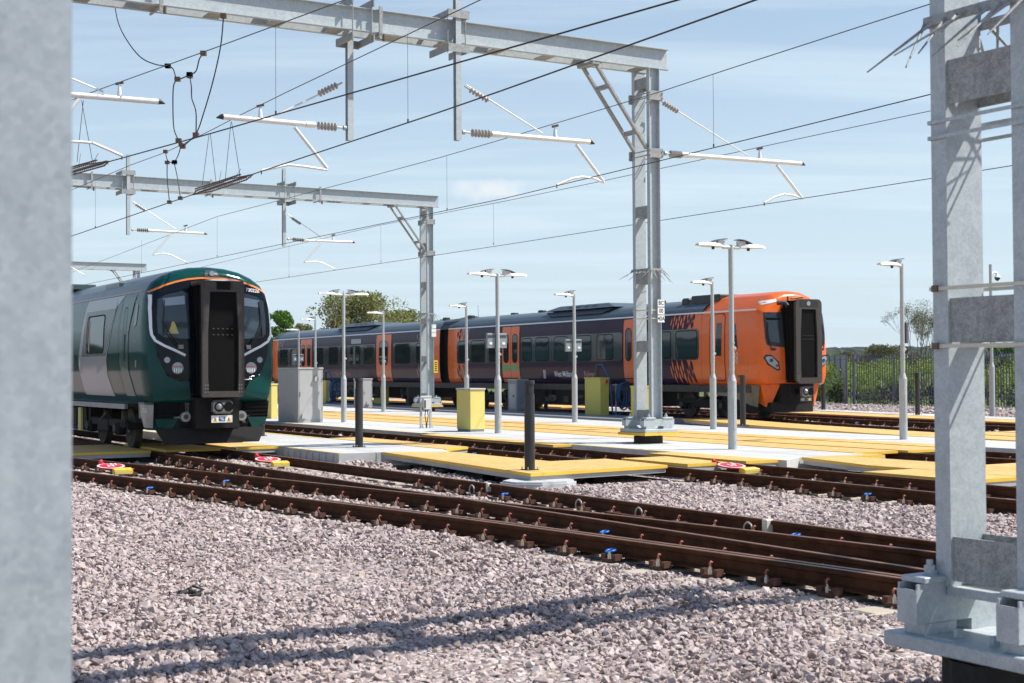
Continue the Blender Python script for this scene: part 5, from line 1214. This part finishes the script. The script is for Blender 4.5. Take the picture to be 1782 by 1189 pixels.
# cab side
CDm=mat('cab_door_orange',(.72,.13,.014),.26,coat=.25)
o=panel(BN,rrect(2.12,2.92,1.24,3.44,.12),OT,'cab_door',CDm,'side',.006,.2); stripe(BN,dens(rrect(2.12,2.92,1.24,3.44,.12)+[(2.92,3.32)],.2),.022,o,'door_seam',BLK,'side',.011)
panel(BN,[(2.30,2.06),(2.62,2.06),(2.55,3.14),(2.28,3.14)],o,'door_window',GLASS,'side',.013,.2)
panel(BN,[(1.84,2.34),(1.44,2.28),(1.56,3.10),(1.84,2.98)],OT,'side_window',GLASS,'side',.010,.15)
stripe(BN,dens(rrect(1.17,1.40,1.80,2.05,.03)+[(1.40,2.02)],.2),.012,OT,'flap',LATO,'side',.010)
stripe(BN,dens([(.35,1.32),(1.3,1.34),(3.3,1.34)],.3),.012,OT,'skirt_seam',LATO,'side',.010)
# dark lower side panels
m=MB(); m.bx(-1.27,1.27,1.5,22.2,1.0,1.10,0); m.bx(-1.27,1.27,23.2,45.4,1.0,1.10,0)
m.bx(-1.30,-1.24,.9,45.4,.86,1.09,1) 
for a,b,z in ((6.9,14.8,.30),(25.3,27,.4),(30.5,39,.30)): m.bx(-1.15,1.15,a,b,z,.99,2)
rr=random.Random(9)
for k in range(34):
    a=7+rr.uniform(0,7.2) if k%2 else 30.6+rr.uniform(0,7.6); z=rr.uniform(.35,.7); m.bx(-1.22,-1.14,a,a+rr.uniform(.2,.8),z,z+rr.uniform(.12,.3),rr.choice((1,2,3)),.01)
m.build('underframe',[DARKU,UND2,DARKU,mat('box_grime',(.12,.115,.10),.6,var=.4,vscale=6)],OT)
for y in (3.75,19.0,26.6,42.3): bogie(OT,y,2.2)
# side skirt at the nose: grey, tapering down to the orange point
m=gridpoly([(3.0,1.10),(3.0,.78),(1.9,.72),(.95,.46),(.62,.40),(.50,1.10)],lambda y,z:(-1.26+.10*max(0,1-y)**1.5-.04*(z-.4),y,z),.2); m.build('side_skirt',[mat('skirt_brown',(.13,.115,.09),.35,.2,coat=.3,var=.35,vscale=3)],OT)
for s in(-1,1):
    ws=[(s*x,z) for x,z in ((.58,2.30),(.58,3.42),(1.22,3.42),(1.235,2.8),(1.20,2.42),(1.15,2.36))]
    o=panel(BN,ws,OT,'windscreen_surround',BLACKP,'front',.010,.08); 
    ins=[(s*x,z) for x,z in ((.66,2.42),(.66,3.36),(1.14,3.36),(1.15,2.8),(1.12,2.50))]
    w_=panel(BN,ins,o,'windscreen',GLASSL,'front',.018,.08); gridpoly([(s*.66,3.17),(s*1.14,3.17),(s*1.14,3.24),(s*.66,3.24)],lambda v,z:BN.front(v,z,.023),.08).build('sun_blind',[BLK],w_)
    hl=[(s*x,z) for x,z in ((1.30,1.98),(1.24,2.07),(1.06,2.06),(.80,1.84),(.76,1.58),(.86,1.56),(1.20,1.76))]
    o=panel(BN,hl,OT,'headlight_cover',BLACKP,'front',.012,.08); h2=[(s*x,z) for x,z in ((1.25,1.97),(1.20,2.02),(1.06,2.01),(.85,1.82),(.81,1.62),(.88,1.61),(1.17,1.80))]
    h3=panel(BN,h2,o,'headlight_glass',LAMPG,'front',.020,.08); f=BN.front(s*1.07,1.89,.03); MB().tube([(f[0],f[1]+.03,f[2]),(f[0],f[1]-.01,f[2])],.06,0,14,smooth=False).build('headlight',[TDGREY],h3); f=BN.front(s*.88,1.72,.03); MB().tube([(f[0],f[1]+.03,f[2]),(f[0],f[1]-.01,f[2])],.045,0,14,smooth=False).build('tail_light',[REDP],h3)
    # pointed orange skirt
    vs=[(s*1.27,.95,1.12),(s*1.20,.50,1.12),(s*.66,.22,1.12),(s*1.16,.90,.62),(s*1.02,.52,.42),(s*.90,.42,.40),(s*.66,.32,1.0)]
    m=MB(); vs2=[(a*.92,b+.12,c_) for a,b,c_ in vs]; m.add(vs+vs2,[(0,1,4,3),(1,2,5,4),(2,6,5),(7,10,11,8),(8,11,12,9),(3,4,11,10),(4,5,12,11),(0,3,10,7),(5,6,13,12)]); m.build('front_skirt',[ORANGE],OT)
    m=MB(); m.tube([Vector(BN.front(s*1.08,2.28,.05)),Vector(BN.front(s*1.15,2.7,.05)),Vector(BN.front(s*1.12,3.1,.03))],.014,0,6); m.box(BN.front(s*1.0,2.24,.03),(.14,.06,.07),0); m.build('wiper',[BLACKP],OT)
panel(BN,[(-.56,1.12),(.56,1.12),(.60,3.5),(.5,3.62),(-.5,3.62),(-.60,3.5)],OT,'gangway_recess',BLK,'front',.008,.1)
gangway(OT,-.42,.45,1.06,1.15,3.82,(.34,1.34,3.50),.16)
m=MB(); m.tube([(-.02,-.435,3.68),(-.02,-.42,3.68)],.075,0,16,smooth=False); m.bx(-.36,.36,-.428,-.421,3.58,3.78,1); m.build('top_light',[LAMPG,BLACKP],OT)
m=MB(); m.tube([(-.85,.1,3.70),(-.62,.0,3.72),(-.58,-.1,3.60)],.07,0,10); m.tube([(-.45,-.1,3.84),(.0,-.12,3.9)],.03,1,8); m.tube([(-.5,0,3.78),(-.5,0,3.92)],.03,1,8); m.build('gangway_fitting',[BLACKP,CLAMP],OT)
m=MB(); m.bx(-1.02,-.62,.16,.30,3.70,3.80,0,.02); o=gridpoly([(-1.13,3.66),(-.72,3.76),(-.72,3.86),(-1.08,3.78)],lambda v,z:BN.front(v,z,.012),.05).build('plate',[WHITE],OT)
coupler(OT,-.25,.0,.90,.40,.34)
m=MB(); m.bx(-.22,.22,-.25,-.235,.60,.70,0); m.bx(-.06,.05,-.254,-.251,.61,.69,1); m.bx(-.18,-.09,-.254,-.251,.62,.68,2); m.bx(.08,.17,-.254,-.251,.62,.68,2); m.build('warning_plate',[STEELD,BLUEH,YTRAY],OT)
m=MB(); m.bx(-.66,.66,.15,.7,.55,1.15,0); vs=[(-.98,.25,.55),(.66,.15,.62),(.50,.12,.24),(-.98,.25,.24)]; m.add(vs+[(a,b+.5,c_) for a,b,c_ in vs],[(0,1,2,3),(4,7,6,5),(0,4,5,1),(3,2,6,7),(0,3,7,4),(1,5,6,2)])
m.bx(-1.15,1.15,.75,2.4,.22,.9,0); m.tube([(-.5,-.1,1.1),(-.62,-.2,.9),(-.45,-.1,.75),(-.3,0,.85)],.03,0,6); m.build('valance',[DARKU],OT)
# roof equipment
def pod(y0,y1,z,vents,w_=1.0):
    m=MB(); m.add([(-w_,y0-.8,z-.18),(w_,y0-.8,z-.18),(w_,y1+.8,z-.18),(-w_,y1+.8,z-.18),(-w_*.75,y0,z),(w_*.75,y0,z),(w_*.75,y1,z),(-w_*.75,y1,z)],[(0,1,5,4),(1,2,6,5),(2,3,7,6),(3,0,4,7),(4,5,6,7)],0)
    for y in vents: m.add([(-.90,y,4.066),(-.90,y+.35,4.066),(-.72,y+.35,4.165),(-.72,y,4.165)],[(0,1,2,3)],1)
    m.add([(-1.19,y0-.2,3.75),(-1.19,y1+.1,3.75),(-.98,y1+.7,3.93),(-.98,y0-.8,3.93)],[(0,1,2,3)],1); m.build('roof_pod',[ROOFG,BLACKP],OT)
pod(10,13.5,4.16,(10.6,11.2,11.8,12.4)); pod(32,35.5,4.16,(32.6,33.2,33.8))
MB().bx(-.9,.9,3.0,4.6,3.82,4.14,0,.04).build('exhaust_housing',[BLACKP],OT); MB().bx(-.95,.95,4.7,5.1,3.80,4.08,0,.06).build('exhaust_housing',[BLACKP],OT)
for y,x in ((6.9,-.4),(21.5,-.5),(18.4,0),(15.7,-.2),(24.2,-.4)): MB().bx(x-.12,x+.12,y,y+.35,3.93,4.12,0,.03).build('roof_fitting',[BLACKP],OT)
m=MB(); m.add([(-1.34,22.15,3.5),(-1.05,22.1,3.86),(0,22.1,4.1),(1.0,22.1,3.9),(-1.34,23.3,3.5),(-1.05,23.3,3.86),(0,23.3,4.1),(1.0,23.3,3.9)],[(0,1,5,4),(1,2,6,5),(2,3,7,6)],0); m.build('gangway_roof',[BLACKP],OT)
MB().tube([(-.6,20.8,4.0),(-.62,20.8,4.55)],.008,0,4).build('aerial',[BLACKP],OT)
# ================================================================== FENCE, TREES, HILLS
FEN=thing('palisade_fence','dark grey steel palisade fence behind the gravel at the right','fence',(0,0,0),0)
corner=W(54.3,52.55); pA=Vector(W(-8,52.55)); pB=Vector(corner)
def fence_run(a,b,n0):
    a=Vector(a);b=Vector(b); t=(b-a); Ln=t.length; t.normalize(); nrm=Vector((-t.y,t.x,0)); ang=math.atan2(t.y,t.x)
    m=MB(); R_=Matrix.Rotation(ang,3,'Z'); pitch=.16; n=int(Ln/pitch); rr=random.Random(4)
    for k in range(n):
        p=a+t*(pitch*(k+.5))+Vector((0,0,-.25)); h=2.62+rr.uniform(-.012,.012); w_=.035
        vs=[Vector((-w_,.0,0)),Vector((-.012,-.02,0)),Vector((.012,-.02,0)),Vector((w_,.0,0))]
        low=[R_@v+p for v in vs]; up=[q+Vector((0,0,h-.10)) for q in low]
        m.add(low+up,[(0,1,5,4),(1,2,6,5),(2,3,7,6)])
        # splayed triple point
        c=[R_@Vector((x,y,0))+p+Vector((0,0,h+z)) for x,y,z in ((-w_*.9,-.02,.02),(0,0,.05),(w_*.9,-.02,.02))]
        m.add([up[0],up[1],c[0],up[1],up[2],c[1],up[2],up[3],c[2]],[(0,1,2),(3,4,5),(6,7,8)])
    m.build('pales',[FENCEM],FEN)['kind']='stuff'
    for z in(.25,2.12): mb=MB(); mb.beam(a+Vector((0,0,z))+nrm*.03,b+Vector((0,0,z))+nrm*.03,.045,.05); mb.build('rail',[FENCEM],FEN)
    k=0
    while k*2.75<Ln: p=a+t*(k*2.75)+nrm*.06; MB().bx(-.05,.05,-.03,.03,-.3,2.3).build('post',[FENCEM],FEN,p,ang); k+=1
fence_run(Vector(W(18,52.55)),pB,0); q=PY(1437,646,84.5); fence_run(pB,Vector((q[0],q[1],0)),1)
fence_run(Vector((q[0],q[1],0)),Vector((q[0]+1.2,q[1]+26,0)),2)
FEN.children
# --- foliage helpers
def leaves(centers,n_per,r,size,mats,parent,name='crown',flat=.6,seed=0,extra=None):
    rg=np.random.default_rng(seed); C_=np.array([c[:3] for c in centers]); RR=np.array([c[3] for c in centers]); N_=(n_per*(RR/RR.mean())**2).astype(int)
    P=[]
    for c,R_,n in zip(C_,RR,N_):
        v=rg.normal(size=(n,3)); v/=np.linalg.norm(v,axis=1)[:,None]; rad_=R_*rg.uniform(.35,1.08,n)**.6; P.append(c+v*rad_[:,None]*np.array([1,1,.85]))
    P=np.concatenate(P); n=len(P); P=P[P[:,2]>-.2]; n=len(P)
    a=rg.normal(size=(n,3)); a/=np.linalg.norm(a,axis=1)[:,None]; b=rg.normal(size=(n,3)); b-=a*(a*b).sum(1)[:,None]; b/=np.linalg.norm(b,axis=1)[:,None]
    s=size*rg.uniform(.6,1.4,n)[:,None]; w_=s*flat
    V=np.stack([P-a*s,P-b*w_*.7,P+a*s,P+b*w_*.7],1).reshape(-1,3); F_=np.arange(n*4).reshape(n,4)
    me=bpy.data.meshes.new(name); me.vertices.add(n*4); me.vertices.foreach_set('co',V.ravel().astype(np.float32)); me.loops.add(n*4); me.loops.foreach_set('vertex_index',F_.ravel().astype(np.int32)); me.polygons.add(n); me.polygons.foreach_set('loop_start',np.arange(0,n*4,4,dtype=np.int32)); me.update(calc_edges=True); me.materials.append(mats)
    return link(name,me,parent)
def limbs(mb,p,d,L_,r,depth,rg,out,spread=.55,mi=0):
    q=p+d*L_; mid=(p+q)/2+Vector((rg.uniform(-1,1),rg.uniform(-1,1),0))*L_*.06; mb.tube([p,mid,q],[r,r*.85,r*.68],mi,5 if depth>1 else 4,False)
    if depth==0: out.append(q); return
    for k in range(rg.choice((2,3,3))):
        nd=(d+Vector((rg.uniform(-1,1),rg.uniform(-1,1),rg.uniform(-.25,.6)))*spread).normalized(); limbs(mb,q,nd,L_*rg.uniform(.6,.82),r*.62,depth-1,rg,out,spread,mi)
def tree(label,x,ytop,Y,wpx,lm,seed,n=26,per=420,size=.11,cat='tree',zb=-.3,low=.3,grp='trees and shrubs behind the trains'):
    p=PY(x,646,Y); ytop-=(8 if cat=='shrub' else 0); h=heightpx((p[0],p[1],0),ytop); wd=wpx/2475*Y; R_=thing('tree',label,cat,(p[0],p[1],zb),0,grp); rg=random.Random(seed); mb=MB(); out=[]
    limbs(mb,Vector((0,0,0)),Vector((0,0,1)),h*.26,.02*h+.05,4,rg,out,.6); mb.build('trunk',[BARK],R_)
    cs=[]
    for k in range(n):
        t=rg.uniform(low,1.0); ww=math.sin(math.pi*min(1,(t-low*.6)/(1.06-low*.6)))**.6; a=rg.uniform(0,6.28); rr=wd/2*ww*rg.uniform(.15,.9)
        r_=wd*rg.uniform(.06,.15); cs.append((rr*math.cos(a),rr*math.sin(a)*.8,min(h-r_*.9,h*t),r_))
    leaves(cs,per,0,size,lm,R_,seed=seed); return R_
LO=leafmat('leaf_olive',[(.12,.14,.04),(.20,.23,.06),(.26,.29,.08),(.33,.28,.16),(.15,.20,.05)],.35)
LG=leafmat('leaf_bright',[(.06,.14,.02),(.10,.22,.03),(.16,.30,.045)],.35)
LY=leafmat('leaf_undergrowth',[(.08,.13,.02),(.19,.29,.03),(.33,.44,.05),(.40,.47,.08)],.42)
LB=leafmat('leaf_brown',[(.12,.105,.06),(.17,.165,.08),(.21,.18,.10),(.13,.17,.06)])
LD=leafmat('leaf_dark',[(.02,.035,.014),(.035,.06,.02),(.05,.08,.03)])
tree('large olive-brown tree behind the rear carriage, under the two-armed lamp',620,498,104,200,LO,1,120,105,.125)
tree('lower olive tree to the right of the large one, reaching the second mast',695,531,110,125,LO,2,70,95,.125)
tree('bright green tree just right of the green train nose',484,533,92,80,LG,3,50,190,.12)
tree('small olive tree filling the gap left of the large tree',525,556,106,70,LO,12,34,120,.12)
tree('small leafy tree top just right of the second mast',773,546,110,44,LO,4,12,240,.11)
tree('bright green treetop above the front carriage roof',1052,526,96,62,LG,5,14,380,.12)
tree('small green treetop above the roof beside the middle mast',1228,516,88,44,LO,6,10,260,.11)
tree('short green tree left of the orange cab roof, low behind the carriage',1010,537,100,40,LG,8,8,260,.12)
# bare tree
p=PY(1606,646,96); R_=thing('bare_tree','tall almost bare tree with fine twigs above the fence','tree',(p[0],p[1],-.3),0); rg=random.Random(21); mb=MB(); out=[]
for k in range(6): limbs(mb,Vector((0,0,.2)),Vector((rg.uniform(-.35,.35),rg.uniform(-.3,.3),1)).normalized(),1.72,.05,6,rg,out,.40)
mb.build('trunk',[mat('bark_grey',(.19,.17,.14),.9,0,.2)],R_); leaves([(q.x,q.y,q.z,.34) for q in out[::2]],12,0,.042,LB,R_,seed=5)
# twiggy shrubs between fence and hill
for k,(x,yt,Y,wd_,lm,lab) in enumerate(((1447,616,100,70,LG,'bright green bush at the left end of the fence, beside the orange cab'),(1480,612,118,80,LB,'brownish shrub above the fence, left of the bare tree'),(1530,600,112,110,LB,'wide brown-green shrub above the fence, just left of the bare tree'),(1575,604,116,90,LB,'brownish shrub at the foot of the bare tree'),(1655,606,120,120,LB,'brownish shrub right of the bare tree'),(1745,596,104,90,LG,'green shrub seen through the foreground mast'),(1800,600,110,90,LG,'green shrub at the right edge behind the fence'),(1700,606,112,80,LB,'brown shrub behind the foreground mast'))):
    tree(lab,x,yt,Y,wd_,lm,30+k,16,420,.085,'shrub',low=.1)
# undergrowth along the fence
rg=np.random.default_rng(3); cs=[]
for k in range(520):
    d=rg.uniform(-8,62); g=53.3+abs(rg.normal(0,1.6)); h=rg.uniform(.1,1.95); q=W(d,g); cs.append((q[0],q[1],h,rg.uniform(.35,.6)))
for k in range(120):
    t=rg.uniform(0,30); cs.append((corner[0]+.8+rg.uniform(.3,4),corner[1]+t,rg.uniform(.1,2.0),rg.uniform(.35,.6)))
o=leaves(cs,130,0,.06,LY,None,'undergrowth',seed=9); tag(o,'dense yellow-green undergrowth behind the palisade fence','undergrowth',kind='stuff')
cs=[]
for k in range(260):
    d=rg.uniform(-8,60); g=53.6+abs(rg.normal(0,1.2)); q=W(d,g); cs.append((q[0],q[1],rg.uniform(0,.6),rg.uniform(.4,.6)))
o=leaves(cs,90,0,.09,LD,None,'undergrowth_shade',seed=10); tag(o,'dark leaves standing in for undergrowth shade at the foot of the fence','undergrowth_shade',kind='stuff')  # dark leaf colour stands in for the shade low in the undergrowth
# wooded hills far away
def ridge(name,Y0,hh,seed,m,x0=-900,x1=1500,dep=500,rough=1.):
    if Y0==0: pass
    rg=np.random.default_rng(seed); nx=700; ny=14; xs=np.linspace(x0,x1,nx); m_=MB(); vs=[]
    base=hh*(.90+.10*np.sin(xs/310+seed)+.03*np.sin(xs/97+2)); tr=np.convolve(rg.uniform(0,1,nx),np.ones(3)/3,'same')
    for j in range(ny):
        t=j/(ny-1); y=Y0+dep*t; prof=math.sin(min(1,t*1.25)*math.pi/2); jit=rg.uniform(-1,1,nx)*rough*3.2
        for i in range(nx): vs.append((xs[i],y+rg.uniform(-8,8),-2+base[i]*prof+(jit[i]+tr[i]*4*rough)*(prof>.1)))
    m_.add(vs,[(j*nx+i,j*nx+i+1,(j+1)*nx+i+1,(j+1)*nx+i) for j in range(ny-1) for i in range(nx-1)]); return struct(name,m_,m)
HW=mat('woodland',(.020,.038,.016),.95,0,.1,var=.5,vscale=.05,col2=(.05,.075,.03))
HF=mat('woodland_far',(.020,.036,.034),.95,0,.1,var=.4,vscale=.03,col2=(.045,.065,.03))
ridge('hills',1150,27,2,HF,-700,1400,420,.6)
ridge('wooded_slope',520,6,5,HW,-300,900,120,.8)
o=ridge('wooded_slope',0,8.5,8,HW,-60,620,40,.9); o.rotation_euler=(0,0,rad(68)); o.location=(-190,0,0)  # unseen slope on the left, added to darken reflections in the train sides
# ------------------------------------------------------------------ summer haze
HAZE=.00009
if HAZE:
    hz=MB(); hz.bx(-1500,2200,-60,1900,-5,60); o=hz.build('haze',[]); 
    m=bpy.data.materials.new('haze'); m.use_nodes=True; n=m.node_tree.nodes; l=m.node_tree.links; n.remove(n['Principled BSDF'])
    v=n.new('ShaderNodeVolumePrincipled'); v.inputs['Color'].default_value=(.93,.97,1,1); v.inputs['Density'].default_value=HAZE; v.inputs['Anisotropy'].default_value=.3
    l.new(v.outputs[0],n['Material Output'].inputs['Volume']); o.data.materials.append(m); o['kind']='stuff'; o['label']='pale summer haze over the yard and the hills'; o['category']='haze'
